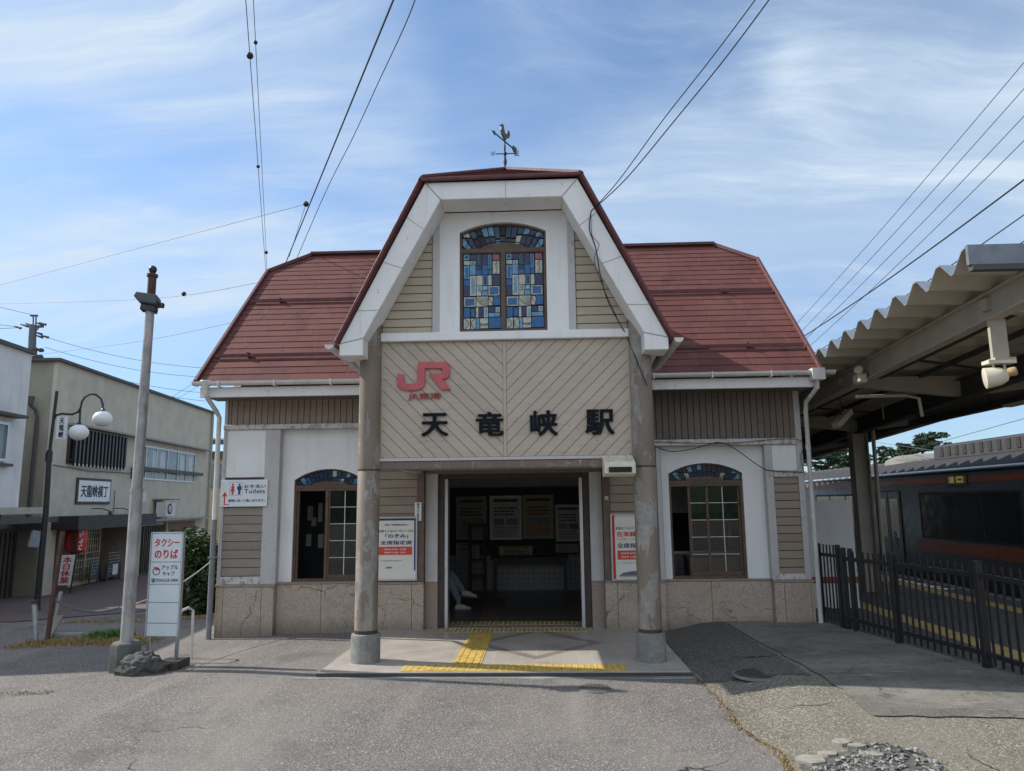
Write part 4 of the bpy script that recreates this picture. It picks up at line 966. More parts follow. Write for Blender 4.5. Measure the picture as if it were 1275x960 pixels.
tactile('tactile_paving', -1.045, 1.20, -2.425, -2.135, .10, 'tactile', True, '')
tactile('tactile_paving', -.56, -.26, -2.13, -.22, .10, 'tactile', False, '')
tactile('tactile_paving', -1.05, 1.02, -.21, .06, .10, 'tactile_worn', True, '')
tactile('tactile_paving', -.98, .94, .42, .72, .085, 'tactile_worn', True, '')
tactile('tactile_paving', -.56, -.26, .73, 3.2, .085, mat('tactile_dim', (.12, .10, .07), .7), False, '')

# ------------------------------------------------------------------ logo, characters and signs on the facade
def bez(pts, n=6):
    return pts
JRE = thing('railway_logo_sign', (-.9, -1.93, 3.02), 'faded red raised JR emblem with small lettering on the boarded panel', 'logo sign')
def lp(x, y): p = atY(485+x*90/1234, 440+y*70/960, -1.95); return (p.x, p.z)
J = [(140, 350), (248, 360), (250, 470), (262, 500), (300, 520), (420, 520), (462, 505), (480, 470), (483, 190), (500, 165), (530, 150), (930, 150), (985, 160), (1020, 195), (1030, 250), (1028, 360), (1010, 405), (970, 435), (905, 440), (1040, 605), (1035, 618), (885, 622), (668, 345), (870, 340), (905, 325), (908, 280), (890, 258), (605, 258), (605, 530), (585, 570), (540, 605), (480, 628), (350, 640), (240, 625), (170, 595), (140, 560)]
b = MB(); b.prism([lp(*q) for q in J], fw, .004, .035); b.build('emblem', 'jr', JRE, bevel=.004)
o = lp(315, 800); w = lp(872, 800)[0]-o[0]; text('lettering', 'JR東海', fw, o[0], o[1], w, lp(0, 680)[1]-lp(0, 803)[1], .002, .026, 'jr2', JRE, .0)
for ch, px0, py0, px1, py1 in (('天', 525.5, 514.7, 557.3, 543), ('竜', 593.5, 513, 626, 542.6), ('峡', 661, 511.3, 693.3, 542.3), ('駅', 730, 510, 763.5, 541)):
    A = atY(px0, py1, -1.94); B = atY(px1, py0, -1.94)
    pos = {'天': 'first', '竜': 'second', '峡': 'third', '駅': 'last'}[ch]
    o = text('station_name_character', ch, fw, A.x, A.z, B.x-A.x, B.z-A.z, .004, .03, 'letter_black', None, .026)
    tag(o, 'black raised character %s, %s of four on the beige boarded panel' % (ch, pos), 'character', 'station name characters')
# toilets sign
fs = Fr((0, -.03, 0))
TS = thing('toilet_sign', (-3.67, -.03, 1.73), 'white toilet direction sign with red and blue figures on the left wing', 'sign')
b = MB(); b.box(-3.995, -3.345, -.045, -.026, 1.73, 2.092); b.build('board', 'sign_white', TS, bevel=.003)
fs = Fr((0, -.045, 0))
def tsx(px): return -3.995+(px-160)/(712-160)*.65
def tsz(py): return 2.092-(py-168)/(490-168)*.362
def figure(cx, col, skirt, par):
    bb = MB(); top = tsz(212); bot = tsz(345); h = top-bot; cx = tsx(cx); w = .030
    bb.prism([(cx+.014*math.cos(i*.628), top-.016+.016*math.sin(i*.628)) for i in range(10)], fs, .0005, .003)
    if skirt: bb.prism([(cx-w*.8, top-.035), (cx+w*.8, top-.035), (cx+w*.55, top-.065), (cx+w, bot+.045), (cx-w, bot+.045), (cx-w*.55, top-.065)], fs, .0005, .003); bb.prism([(cx-.012, bot), (cx+.012, bot), (cx+.012, bot+.045), (cx-.012, bot+.045)], fs, .0005, .003)
    else: bb.prism([(cx-w, top-.035), (cx+w, top-.035), (cx+w, top-.085), (cx+w*.55, top-.085), (cx+w*.5, bot), (cx-w*.5, bot), (cx-w*.55, top-.085), (cx-w, top-.085)], fs, .0005, .003)
    bb.build('pictogram', col, par)
figure(303, 'ink_red', True, TS); figure(382, 'ink_navy', False, TS)
b = MB(); 
for q in ((265, 268), (415, 418)): b.fbox(fs, tsx(q[0]), tsx(q[1]), tsz(355), tsz(200), .0004, .002)
b.fbox(fs, tsx(265), tsx(418), tsz(357), tsz(354), .0004, .002); b.fbox(fs, tsx(265), tsx(418), tsz(200), tsz(197), .0004, .002); b.build('pictogram_border', 'ink_grey', TS)
b = MB(); b.prism([(tsx(182), tsz(365)), (tsx(242), tsz(365)), (tsx(214), tsz(308))], fs, .0005, .003); b.fbox(fs, tsx(206), tsx(219), tsz(468), tsz(365), .0005, .003); b.fbox(fs, tsx(219), tsx(270), tsz(468), tsz(458), .0005, .003); b.build('arrow', 'ink_red', TS)
text('lettering', 'お手洗い', fs, tsx(438), tsz(270), tsx(690)-tsx(438), tsz(228)-tsz(270), .0005, .003, 'ink', TS, .015, spacing=1.15)
text('lettering', 'Toilets', fs, tsx(442), tsz(332), tsx(682)-tsx(442), tsz(282)-tsz(332), .0005, .003, 'ink', TS, .012, spacing=1.1)
text('lettering', '建物に沿って奥にあります。', fs, tsx(258), tsz(434), tsx(685)-tsx(258), tsz(400)-tsz(434), .0005, .003, 'ink_navy', TS, .015)
# poster frames beside the door
def poster(x0, x1, z0, z1, label, border, lines, red):
    e = thing('poster_frame', ((x0+x1)/2, -.03, z0), label, 'poster', 'poster frames beside the entrance')
    b = MB(); frame_rect(b, Fr((0, -.03, 0)), x0, x1, z0, z1, .022, -.02, .02); b.build('frame', 'alu', e, bevel=.003)
    b = MB(); b.box(x0+.02, x1-.02, -.035, -.02, z0+.02, z1-.02); b.build('paper', mat('poster_paper', (.72, .70, .64), .5, 0, .03), e)
    f = Fr((0, -.0355, 0)); w = x1-x0; h = z1-z0
    b = MB()
    if border == 'ink_red': b.fbox(f, x0+.022, x0+.055, z0+.02, z1-.02, .0004, .0015)
    else: b.fbox(f, x0+.022, x1-.022, z1-.05, z1-.022, .0004, .0015); b.fbox(f, x1-.045, x1-.022, z0+.13, z1-.05, .0004, .0015)
    b.build('border', border, e)
    b = MB(); b.fbox(f, x0+w*red[0], x0+w*red[1], z0+h*red[2], z0+h*red[3], .0004, .0015); b.build('date_panel', mat('poster_red', (.62, .07, .045), .5), e)
    for (s, a, bz, ww, hh, m, bold) in lines: text('lettering', s, f, x0+w*a, z0+h*bz, w*ww, h*hh, .0016, .0028, m, e, bold)
    return e
poster(-1.87, -1.285, .735, 1.572, 'framed cream notice with navy top and right border, left of the entrance', 'ink_navy',
  [('東海道・山陽新幹線のお知らせ', .24, .86, .54, .026, 'ink', .01), ('お盆とシルバーウィークは', .10, .755, .80, .042, 'ink', .01), ('「のぞみ」', .26, .665, .52, .065, 'ink_navy', .025), ('全席指定席', .15, .56, .72, .065, 'ink_navy', .025),
   ('2025年 8.7木 - 8.18月', .24, .475, .50, .028, 'ink_white', .02), ('2025年 9.12金 - 9.23火', .24, .425, .50, .028, 'ink_white', .02), ('くわしくはお近くの駅へおたずねください', .14, .30, .52, .022, 'ink_grey', .01), ('ご利用案内', .26, .19, .16, .03, 'ink', .01)], (.10, .88, .40, .53))
pe = poster(1.29, 1.875, .715, 1.58, 'framed cream notice with red left edge, right of the entrance behind the column', 'ink_red',
  [('お盆とシルバーウィークは', .12, .76, .80, .042, 'ink_navy', .015), ('在来線特急', .14, .655, .72, .075, 'ink_red', .025), ('「しなの」「ひだ」「南紀」', .14, .60, .72, .03, 'ink_grey', .01), ('全席指定席', .14, .485, .72, .072, 'ink_navy', .025),
   ('2025年 8.7木 - 8.18月', .22, .39, .56, .03, 'ink_white', .02), ('2025年 9.12金 - 9.23火', .22, .335, .56, .03, 'ink_white', .02), ('くわしくは駅へおたずねください', .14, .25, .6, .02, 'ink_grey', .01)], (.14, .92, .31, .445))
f = Fr((0, -.0355, 0)); b = MB(); b.prism([(1.38, .775), (1.44, .815), (1.56, .835), (1.82, .835), (1.82, .775)], f, .0004, .002); b.build('train_picture', mat('ink_train_grey', (.12, .13, .15), .5), pe)
b = MB(); b.prism([(1.38, .758), (1.82, .758), (1.82, .768), (1.38, .768)], f, .0004, .002); b.build('train_picture', 'ink_grey', pe)
pn = MB()
# number plate and small socket
PLT = thing('name_plate', (-1.275, -.02, 1.5), 'narrow white vertical plate with black characters beside the entrance', 'plate')
b = MB(); b.box(-1.325, -1.235, -.034, -.022, 1.515, 1.76); b.build('board', 'sign_white', PLT)
text('lettering', '構内立入禁止', Fr((0, -.034, 0)), -1.297, 1.528, .034, .222, .0004, .002, 'ink', PLT, .02, True)
SOC = thing('wall_socket', (1.25, -.02, 1.78), 'small white box on the brown board right of the entrance', 'socket')
b = MB(); b.box(1.225, 1.275, -.045, -.021, 1.76, 1.81); b.build('housing', 'steel_white', SOC, bevel=.004); b = MB(); b.box(1.235, 1.265, -.047, -.0445, 1.765, 1.785); b.build('cover', 'paper_dim', SOC)
# hooded light box at the panel's lower right
HB = thing('hooded_wall_lamp', (1.21, -1.96, 2.1), 'cream hooded lamp box under the lower right corner of the name panel', 'lamp')
b = MB(); b.prism([(-1.945, 2.24), (-2.20, 2.15), (-2.22, 2.03), (-2.12, 2.005), (-1.97, 2.005), (-1.945, 2.03)], Fr((1.055, 0, 0), Y, Z), 0, .33); HBb = b.build('housing', 'cream_plastic', HB, bevel=.006)
b = MB(); b.box(1.10, 1.34, -2.232, -2.214, 2.045, 2.10); b.build('lens', 'glass_dark', HB)
b = MB(); b.box(1.12, 1.125, -2.19, -1.97, 2.155, 2.245); b.box(1.31, 1.315, -2.19, -1.97, 2.155, 2.245); b.build('rib', 'cream_plastic', HB)
b = MB(); b.tube([(1.38, -1.97, 2.19), (1.46, -1.98, 2.19)], .012, 8); b.build('bracket', 'galv', HB)

# weather vane
wz = AZ+.02
WV = thing('weather_vane', (0, AY, wz), 'dark rooster weather vane with compass letters on the porch roof peak', 'weather vane')
b = MB(); b.lathe([(.03, 0), (.026, .015), (.010, .035), (.024, .09), (.012, .16), (.009, .20)], (0, AY, wz), 12); b.tube([(0, AY, wz+.18), (0, AY, wz+.44)], .009, 8); b.lathe([(.022, -.015), (.022, .015)], (0, AY, wz+.205), 10); b.build('pole', 'black', WV, smooth=True)
b = MB(); b.tube([(-.12, AY, wz+.205), (.12, AY, wz+.205)], .007, 8); b.tube([(0, AY-.12, wz+.205), (0, AY+.12, wz+.205)], .007, 8); b.build('compass_arms', 'black', WV)
for ch, p, u in (('W', (-.185, AY, wz+.175), X), ('E', (.12, AY, wz+.175), X), ('S', (0, AY-.17, wz+.175), Y), ('N', (0, AY+.12, wz+.175), Y)): text('compass_letter', ch, Fr(p, u, Z), 0, 0, .06, .065, -.005, .005, 'black', WV, .0)
va = Vector((.45, .89, 0)); fa = Fr((0, AY, wz+.37), va, Z)
b = MB(); b.tube([fa.p(-.27, .0), fa.p(.27, 0)], .009, 8); b.prism([(-.33, 0), (-.25, .03), (-.25, -.03)], fa, -.004, .004); b.prism([(.18, .0), (.22, .045), (.32, .04), (.29, 0), (.32, -.04), (.22, -.045)], fa, -.004, .004); b.build('arrow', 'black', WV)
ro = [(-.02, .0), (.03, .02), (.06, .06), (.11, .08), (.13, .16), (.10, .22), (.06, .20), (.05, .14), (.0, .12), (-.03, .2), (-.035, .25), (-.07, .285), (-.09, .26), (-.13, .235), (-.10, .225), (-.11, .15), (-.09, .08), (-.05, .04)]
fr_ = Fr((0, AY, wz+.39), Vector((.6, .8, 0)), Z); b = MB(); b.prism([(x*.75, z*.72) for x, z in ro], fr_, -.012, .012); b.build('rooster', mat('rooster_bronze', (.10, .085, .07), .5, .3), WV, bevel=.004)

# ------------------------------------------------------------------ inside the waiting hall
def hall_poster(px0, px1, py0, py1, m, label, border=None):
    A = atY(px0, py1, 4.46); B = atY(px1, py0, 4.46); e = thing('hall_poster', ((A.x+B.x)/2, 4.46, A.z), label, 'poster', 'posters on the back wall of the waiting hall')
    b = MB(); b.box(A.x, B.x, 4.442, 4.456, A.z, B.z); b.build('paper', m, e)
    if border: b = MB(); frame_rect(b, Fr((0, 4.442, 0)), A.x, B.x, A.z, B.z, .035, .0, .012); b.build('frame', border, e)
    r2 = random.Random(int(px0)); b = MB(); h = B.z-A.z; w = B.x-A.x; f = Fr((0, 4.4425, 0))
    def blk(u0, u1, v0, v1, mi): b.fbox(f, A.x+w*u0, A.x+w*u1, A.z+h*v0, A.z+h*v1, 0, .0015, mi)
    blk(.12, .88, .86, .92, 0)
    for k in range(3):
        x = .14
        while x < .78: ww = r2.uniform(.03, .12); blk(x, min(x+ww, .88), .70-.075*k, .735-.075*k, 0); x += ww+.025
    blk(.12, .46, .33, .48, 1); blk(.52, .88, .33, .48, 1)
    for k in range(5):
        x = .14
        while x < .82: ww = r2.uniform(.02, .07); blk(x, min(x+ww, .88), .27-.05*k, .29-.05*k, r2.choice((0, 0, 2))); x += ww+.015
    b.build('printing', ['ink', 'ink_grey', 'ink_red'], e)
    return e
NB = thing('notice_board', (0, 4.46, .75), 'long dark green notice board across the back wall of the hall', 'notice board')
b = MB(); b.box(-1.6, 1.35, 4.457, 4.495, .76, 2.02); b.build('panel', 'board_green', NB)
b = MB(); frame_rect(b, Fr((0, 4.458, 0)), -1.6, 1.35, .74, 2.04, .025, 0, .012); b.build('frame', 'brown_dark', NB)
hall_poster(568, 606, 618, 672, 'paper_dim', 'pale poster at the left end of the hall notice board')
hall_poster(610, 649, 617, 672, 'paper', 'poster with white and navy frame on the hall notice board', 'ink_white')
hall_poster(651, 689, 616, 671, 'paper_cream', 'yellow topped poster on the hall notice board')
hall_poster(692, 723, 628, 674, 'paper', 'white timetable sheet at the right end of the hall notice board')
hall_poster(568, 597, 676, 697, 'paper_dim', 'small grey leaflet low at the left of the hall notice board')
hall_poster(622, 663, 680, 697, 'paper_cream', 'wide leaflet above the table on the hall notice board')
hall_poster(692, 720, 677, 688, 'paper_dim', 'small leaflet below the white timetable sheet in the hall')
TB = thing('hall_table', (.1, 4.1, .085), 'long dark table against the back wall of the waiting hall', 'table')
b = MB(); b.box(-.6, .85, 3.85, 4.4, .70, .74); b.build('tabletop', 'brown_dark', TB)
for x in (-.55, .77):
    for y in (3.88, 4.33): b = MB(); b.box(x, x+.04, y, y+.04, .085, .70); b.build('leg', 'black', TB)
b = MB(); b.box(-.55, .81, 3.90, 3.93, .60, .70); b.build('apron', 'brown_dark', TB)
CH = thing('hall_rack', (-.85, 4.1, .085), 'narrow dark wooden rack left of the hall table', 'rack')
for x in (-1.02, -.74): b = MB(); b.box(x, x+.035, 4.1, 4.14, .085, 1.35); b.box(x, x+.035, 4.38, 4.42, .085, 1.35); b.build('upright', 'brown_dark', CH)
for z in (.35, .65, .95, 1.3): b = MB(); b.box(-1.0, -.72, 4.1, 4.42, z, z+.03); b.build('shelf', 'wood', CH)
# notice board seen through the left wing window
NB2 = thing('notice_board', (-2.6, 1.5, .9), 'dark board with white notices seen through the left wing window', 'notice board')
b = MB(); b.box(-3.7, -2.45, 1.5, 1.54, .085, 2.3); b.build('panel', 'interior_dark', NB2)
for px0, px1, py0, py1 in ((383, 390, 630, 648), (396, 402, 626, 650), (388, 394, 644, 655), (381, 388, 665, 680), (396, 403, 665, 682)):
    A = atY(px0, py1, 1.5); B = atY(px1, py0, 1.5); b = MB(); b.box(A.x, B.x, 1.488, 1.499, A.z, B.z); b.build('notice', 'paper', NB2)
# bench and the seated traveller
BN = thing('hall_bench', (-1.75, 1.95, .085), 'dark waiting bench by the left of the hall under the seated traveller', 'bench')
b = MB(); b.box(-1.9, -1.35, 1.2, 2.8, .46, .50); b.build('seat', 'brown_dark', BN); b = MB(); b.box(-1.93, -1.89, 1.2, 2.8, .55, .95); b.build('backrest', 'brown_dark', BN)
for y in (1.3, 2.65):
    for x in (-1.87, -1.45): b = MB(); b.box(x, x+.04, y, y+.04, .085, .46); b.build('leg', 'black', BN)
def skin_chain(name, verts, edges, rad, m, parent, root=0):
    inv = WM[parent.name].inverted(); me = bpy.data.meshes.new(name); me.from_pydata([tuple(inv @ Vector(v)) for v in verts], edges, [])
    o = bpy.data.objects.new(name, me); COL.objects.link(o); o.parent = parent; WM[o.name] = WM[parent.name]
    md = o.modifiers.new('skin', 'SKIN'); me.skin_vertices.new() if not me.skin_vertices else None
    for i, r in enumerate(rad): me.skin_vertices[0].data[i].radius = (r, r)
    me.skin_vertices[0].data[root].use_root = True
    s = o.modifiers.new('sub', 'SUBSURF'); s.levels = 2; s.render_levels = 2; me.materials.append(M(m))
    dg = bpy.context.evaluated_depsgraph_get(); dg.update(); m2 = bpy.data.meshes.new_from_object(o.evaluated_get(dg)); o.modifiers.clear(); o.data = m2; m2.materials.clear(); m2.materials.append(M(m))
    m2.polygons.foreach_set('use_smooth', [True]*len(m2.polygons)); return o
PS = thing('person', (-1.55, 1.98, .5), 'traveller in pale jeans and white trainers sitting just inside the doorway', 'person')
px_, py_ = -1.55, 1.98
V = [(px_, py_, .60), (px_+.02, py_, .78), (px_+.01, py_, .98), (px_+.02, py_, 1.10), (px_+.05, py_, 1.20), (px_+.07, py_, 1.30),
     (px_+.02, py_-.18, 1.03), (px_+.05, py_-.25, .80), (px_+.25, py_-.20, .67), (px_+.33, py_-.18, .66), (px_+.02, py_+.18, 1.03), (px_+.05, py_+.25, .80), (px_+.25, py_+.20, .67), (px_+.33, py_+.18, .66),
     (px_+.05, py_-.10, .58), (px_+.44, py_-.12, .60), (px_+.62, py_-.13, .17), (px_+.05, py_+.10, .58), (px_+.46, py_+.08, .62), (px_+.68, py_+.05, .30)]
Ed = [(0, 1), (1, 2), (2, 3), (3, 4), (4, 5), (2, 6), (6, 7), (7, 8), (8, 9), (2, 10), (10, 11), (11, 12), (12, 13), (0, 14), (14, 15), (15, 16), (0, 17), (17, 18), (18, 19)]
Ra = [.13, .12, .13, .055, .085, .07, .055, .042, .032, .028, .055, .042, .032, .028, .085, .06, .035, .085, .06, .035]
skin_chain('body', V, Ed, Ra, 'skin', PS)
skin_chain('jeans', [V[0], V[14], V[15], (px_+.61, py_-.13, .21), V[17], V[18], (px_+.67, py_+.05, .33)], [(0, 1), (1, 2), (2, 3), (0, 4), (4, 5), (5, 6)], [.145, .098, .075, .06, .098, .075, .06], 'denim', PS)
skin_chain('jacket', [V[0], V[1], V[2], V[6], V[7], V[8], V[10], V[11], V[12]], [(0, 1), (1, 2), (2, 3), (3, 4), (4, 5), (2, 6), (6, 7), (7, 8)], [.14, .14, .15, .068, .055, .045, .068, .055, .045], 'cloth_dark', PS, 1)
b = MB(); b.ball((px_+.045, py_, 1.265), .095, 14, 9, 1.1); b.build('hair', 'hair', PS, smooth=True)
for hx, hy, hz, dz in ((px_+.62, py_-.13, .085, 0), (px_+.70, py_+.05, .24, .03)):
    fu = Vector((1, 0, -.12 if dz else 0)); b = MB(); sh_ = [(-.07, .018), (.16, .018), (.185, .03), (.175, .05), (.11, .068), (.04, .095), (-.055, .10), (-.075, .05)]
    b.prism(sh_, Fr((hx, hy+.042, hz+dz), fu, Z), 0, .084); so_ = b.build('shoe', mat('shoe_white', (.50, .50, .49), .6), PS, bevel=.02)
    b = MB(); b.prism([(-.078, 0), (.18, 0), (.19, .02), (-.078, .02)], Fr((hx, hy+.046, hz+dz), fu, Z), 0, .092); b.build('sole', mat('shoe_sole', (.12, .12, .12), .7), so_)
    b = MB()
    for k in range(3): b.prism([(.03+.03*k, .094-.012*k), (.042+.03*k, .090-.012*k), (.042+.03*k, .094-.012*k), (.03+.03*k, .098-.012*k)], Fr((hx, hy+.03, hz+dz), fu, Z), 0, .06)
    b.build('laces', 'ink_grey', so_)
# ------------------------------------------------------------------ grey lamp pole, taxi stand sign, rock
LPz = .294
pb = atY(157.5, 800, -1.9); pt = atY(187, 385, -1.9)
LP = thing('lamp_pole', (pb.x, -1.9, 0), 'tall weathered grey pole with dark floodlight on top at left', 'lamp pole')
b = MB(); b.lathe([(.165, -.1), (.155, .29), (.13, .305), (.0, .305)], (pb.x, -1.9, 0), 8); b.build('footing', 'footing_dark', LP, bevel=.01)
b = MB(); top = Vector((pt.x, -1.9, 4.02)); b.tube([(pb.x, -1.9, .28), (pb.x+.001, -1.9, 1.95)], .066, 16); b.tube([(pb.x, -1.9, 1.9), tuple(top)], [.058, .048], 16); b.lathe([(.07, 0), (.07, .03)], (pb.x, -1.9, 1.9), 16); b.build('pole', 'pole_grey', LP, smooth=True)
b = MB(); b.lathe([(.047, 0), (.047, .30), (.062, .30), (.062, .33), (.03, .34), (.03, .345)], (top.x, -1.9, 4.10), 14); b.build('cap', 'rust', LP, smooth=True)
b = MB(); b.lathe([(.02, 0), (.035, .015), (.046, .045), (.04, .075), (.015, .095)], (top.x, -1.9, 4.44), 12); b.build('finial', 'black', LP, smooth=True)
fl = Fr((top.x-.01, -1.9, 4.10), Vector((.96, .2, -.12)), Vector((.1, .1, 1))); b = MB()
b.prism([(-.15, .075), (.085, .075), (.11, .0), (.10, -.045), (-.09, -.045), (-.165, .025)], fl, -.085, .09); b.build('floodlight', mat('lamp_housing_slate', (.055, .065, .075), .45), LP, bevel=.012)
b = MB(); b.fbox(fl, -.07, .09, -.12, -.06, -.06, .06); b.fbox(fl, .11, .16, -.05, .0, -.025, .025); b.build('bracket', 'black', LP)
TSN = thing('taxi_stand_sign', (-3.78, -1.75, 0), 'tall white taxi stand board with red lettering beside the grey pole', 'sign')
ft = Fr((-3.975, -1.80, 0), Vector((1, -.06, 0)), Z)
b = MB(); b.fbox(ft, .0, .355, .34, 1.445, -.035, .0); b.build('board', mat('taxi_board_bluewhite', (.60, .655, .69), .4, 0, .04, 3, .12, (.4, .4, .4)), TSN, bevel=.004)
b = MB(); b.fbox(ft, .356, .372, .33, 1.455, -.045, .004); b.fbox(ft, -.016, -.001, .33, 1.455, -.045, .004); b.fbox(ft, -.016, .372, 1.446, 1.46, -.045, .004); b.build('board_frame', 'alu', TSN)
for a in (.01, .335): b = MB(); b.fbox(ft, a, a+.028, -.05, .34, -.04, -.012); b.build('leg', 'galv', TSN)
b = MB()
for z in (1.135, .895, .70, .48): b.fbox(ft, .0, .355, z-.004, z+.004, .0003, .002)
split_build(b, 'divider', mat('taxi_divider', (.16, .27, .33), .5), TSN, key=lambda c: round(c.z, 2))
text('lettering', 'タクシー', ft, .04, 1.305, .285, .085, .0005, .003, 'ink_red', TSN, .028)
text('lettering', 'のりば', ft, .045, 1.175, .27, .095, .0005, .003, 'ink_red', TSN, .03)
text('lettering', 'アップル', ft, .135, 1.052, .19, .05, .0005, .003, 'ink_navy', TSN, .012); text('lettering', 'キャブ', ft, .15, .985, .14, .05, .0005, .003, 'ink_navy', TSN, .012)
text('lettering', '☎(0265)28-2800', ft, .02, .912, .315, .05, .0005, .003, 'ink_navy', TSN, .008)
b = MB(); c0 = (.075, 1.035)
for i in range(18):
    a0_, a1_ = i*math.pi/9, (i+1)*math.pi/9; b.prism([(c0[0]+.044*math.cos(a0_), c0[1]+.044*math.sin(a0_)), (c0[0]+.044*math.cos(a1_), c0[1]+.044*math.sin(a1_)), (c0[0]+.036*math.cos(a1_), c0[1]+.036*math.sin(a1_)), (c0[0]+.036*math.cos(a0_), c0[1]+.036*math.sin(a0_))], ft, .0005, .003)
b.build('emblem', 'ink_navy', TSN)
b = MB(); b.prism([(c0[0]-.02, c0[1]+.01), (c0[0]+.034, c0[1]+.012), (c0[0]+.02, c0[1]+.034), (c0[0]-.01, c0[1]+.036)], ft, .0005, .003); b.prism([(c0[0]-.04, c0[1]+.05), (c0[0]-.035, c0[1]+.055), (c0[0]-.005, c0[1]+.035), (c0[0]-.01, c0[1]+.03)], ft, .0005, .003); b.build('emblem', 'ink_red', TSN)
b = MB(); b.tube([(-3.70, -1.62, .0), (-3.70, -1.62, .52), (-3.69, -1.60, .58), (-3.66, -1.5, .60), (-3.64, -1.42, .56), (-3.64, -1.40, .0)], .016, 8); 
tag(b.build('hoop_barrier', 'steel_white'), 'white bent pipe hoop standing behind the taxi stand board', 'barrier')
def boulder(name, c, r, sx, sy, sz, seed, m):
    bm = bmesh.new(); bmesh.ops.create_icosphere(bm, subdivisions=4, radius=1); rr = random.Random(seed)
    from mathutils import noise as nz
    for v in bm.verts:
        d = v.co.normalized(); k = 1+.25*nz.noise(d*1.3+Vector((seed, 0, 0)))+.2*nz.noise(d*3+Vector((0, seed, 0)))+.12*nz.noise(d*7)+.05*nz.noise(d*16); 
        k2 = .5*round(k*9)/9+.5*k; v.co = Vector((d.x*sx, d.y*sy, max(d.z, -.5)*sz))*r*k2
    me = bpy.data.meshes.new(name); bm.to_mesh(me); bm.free(); me.materials.append(M(m)); o = bpy.data.objects.new(name, me); COL.objects.link(o); o.location = c; return o
tag(boulder('boulder', (-3.85, -2.08, .05), .19, 1.3, .8, .9, 4, 'rock'), 'rough grey rock at the foot of the taxi stand board', 'rock')
b = MB(); b.box(-3.74, -3.50, -2.02, -1.72, -.05, .11); tag(b.build('timber_block', 'brown_dark', bevel=.01), 'dark timber block under the right leg of the taxi stand board', 'block')

# ------------------------------------------------------------------ street side posts, ropes and leaning sign
PP = thing('pipe_post', (-6.43, 0, -.03), 'short grey pipe post with a tin cap at the verge edge', 'post')
a = atY(45, 802, 0); t_ = atY(43, 752, 0); b = MB(); b.tube([(a.x, 0, -.06), (t_.x, 0, t_.z)], .035, 12); b.build('pipe', 'galv', PP, smooth=True)
b = MB(); b.lathe([(.045, 0), (.045, .035), (.05, .05), (.0, .055)], (t_.x, 0, t_.z), 12); b.build('cap', 'rust', PP, smooth=True)
a = atY(58, 801, 0); t_ = atY(78, 662, .1); b = MB(); b.bar(a-Z*.05, t_, .05, .05, Y); tag(b.build('leaning_post', 'rust', bevel=.006), 'thin rusty post leaning over the dry grass verge', 'post')
a2 = atY(68, 776, .9); t2 = atY(76, 737, .9); b = MB(); b.tube([a2-Z*.05, t2], .03, 10); tag(b.build('bollard', 'galv', smooth=True), 'grey post behind the leaning rusty post at the rope end', 'post')
b = MB(); p1 = atY(46, 797, .2); b.obb(p1, Vector((.14, .05, .0)), Vector((.10, .1, .30)), Vector((.0, .03, .0))); tag(b.build('stone_slab', mat('slab_grey', (.30, .28, .26), .85, 0, .12, 8)), 'pale stone slab leaning between the pipe post and rusty post', 'slab')
b = MB(); p1 = atY(62, 790, .3); b.box(p1.x, p1.x+.55, .3, .45, g(-6.2, .3), g(-6.2, .3)+.05); tag(b.build('kerb_stone', 'footing', bevel=.006), 'low grey stone lying in the verge beside the posts', 'stone')
cP = atY(155, 756, -1.9)
def rope(name, p, q, sag, r, m, label, cat='rope', beads=False):
    b = MB(); pts = catenary(p, q, sag, 24)
    b.tube(pts, r, 6)
    if beads:
        for k in range(0, 24):
            for w in (0, .5): b.ball(pts[k].lerp(pts[k+1], w), r*1.8, 6, 4)
    return tag(b.build(name, m, smooth=True), label, cat)
rope('rope', atY(66, 745, .5), cP+Vector((-.06, 0, .0)), .10, .009, 'wire_grey', 'twisted grey rope from the posts to the tall grey pole', beads=True)
rope('rope', cP+Vector((.06, 0, .02)), Vector((-4.06, -.12, 1.0)), .07, .008, mat('rope_pale', (.45, .43, .38), .8), 'pale rope from the grey pole to the wing downspout')
# ------------------------------------------------------------------ buildings across the street (their own slope-down street)
SC = 1.35
P0 = Vector((CAM.x+SC*(-9.942-CAM.x), CAM.y+SC*(5.507-CAM.y), 0)); SD = Vector((-.091, .996, 0)).normalized(); SN = Vector((SD.y, -SD.x, 0))
FS = Fr(P0, SD, Z)                              # u along the street, v up, n towards the station
ZG = -.66
BB = thing('shop_building', tuple(FS.p(5.8, ZG)), 'two storey beige shop with dark awning and barred upper window', 'building')
b = MB(); b.fbox(FS, -.62, .0, ZG, 5.92, -8, -.12); b.fbox(FS, -.62, 12.1, 1.35, 5.92, -8, 0); b.fbox(FS, 4.7, 12.1, ZG-.4, 1.35, -8, 0); b.fbox(FS, -.62, .0, ZG-.1, 1.35, -8, 0); b.fbox(FS, 0, 4.7, ZG-.3, 1.35, -3, -1.35); b.fbox(FS, -.62, 4.75, 1.14, 1.35, -1.34, -.01); b.build('wall', 'beige_wall', BB)
b = MB(); b.fbox(FS, -.75, 12.3, 5.92, 6.0, -8.2, .12); b.build('roof_edge', 'roof_edge_dark', BB)
b = MB(); b.fbox(FS, .05, 11.4, 4.14, 4.20, .0, .30); b.fbox(FS, 5.3, 11.5, 1.22, 1.28, 0, .5); b.build('ledge', mat('ledge_grey', (.30, .28, .25), .7), BB)
b = MB(); b.fbox(FS, -.3, 4.9, 1.12, 1.50, .0, .75); b.build('awning', mat('awning_dark', (.028, .026, .03), .6), BB)
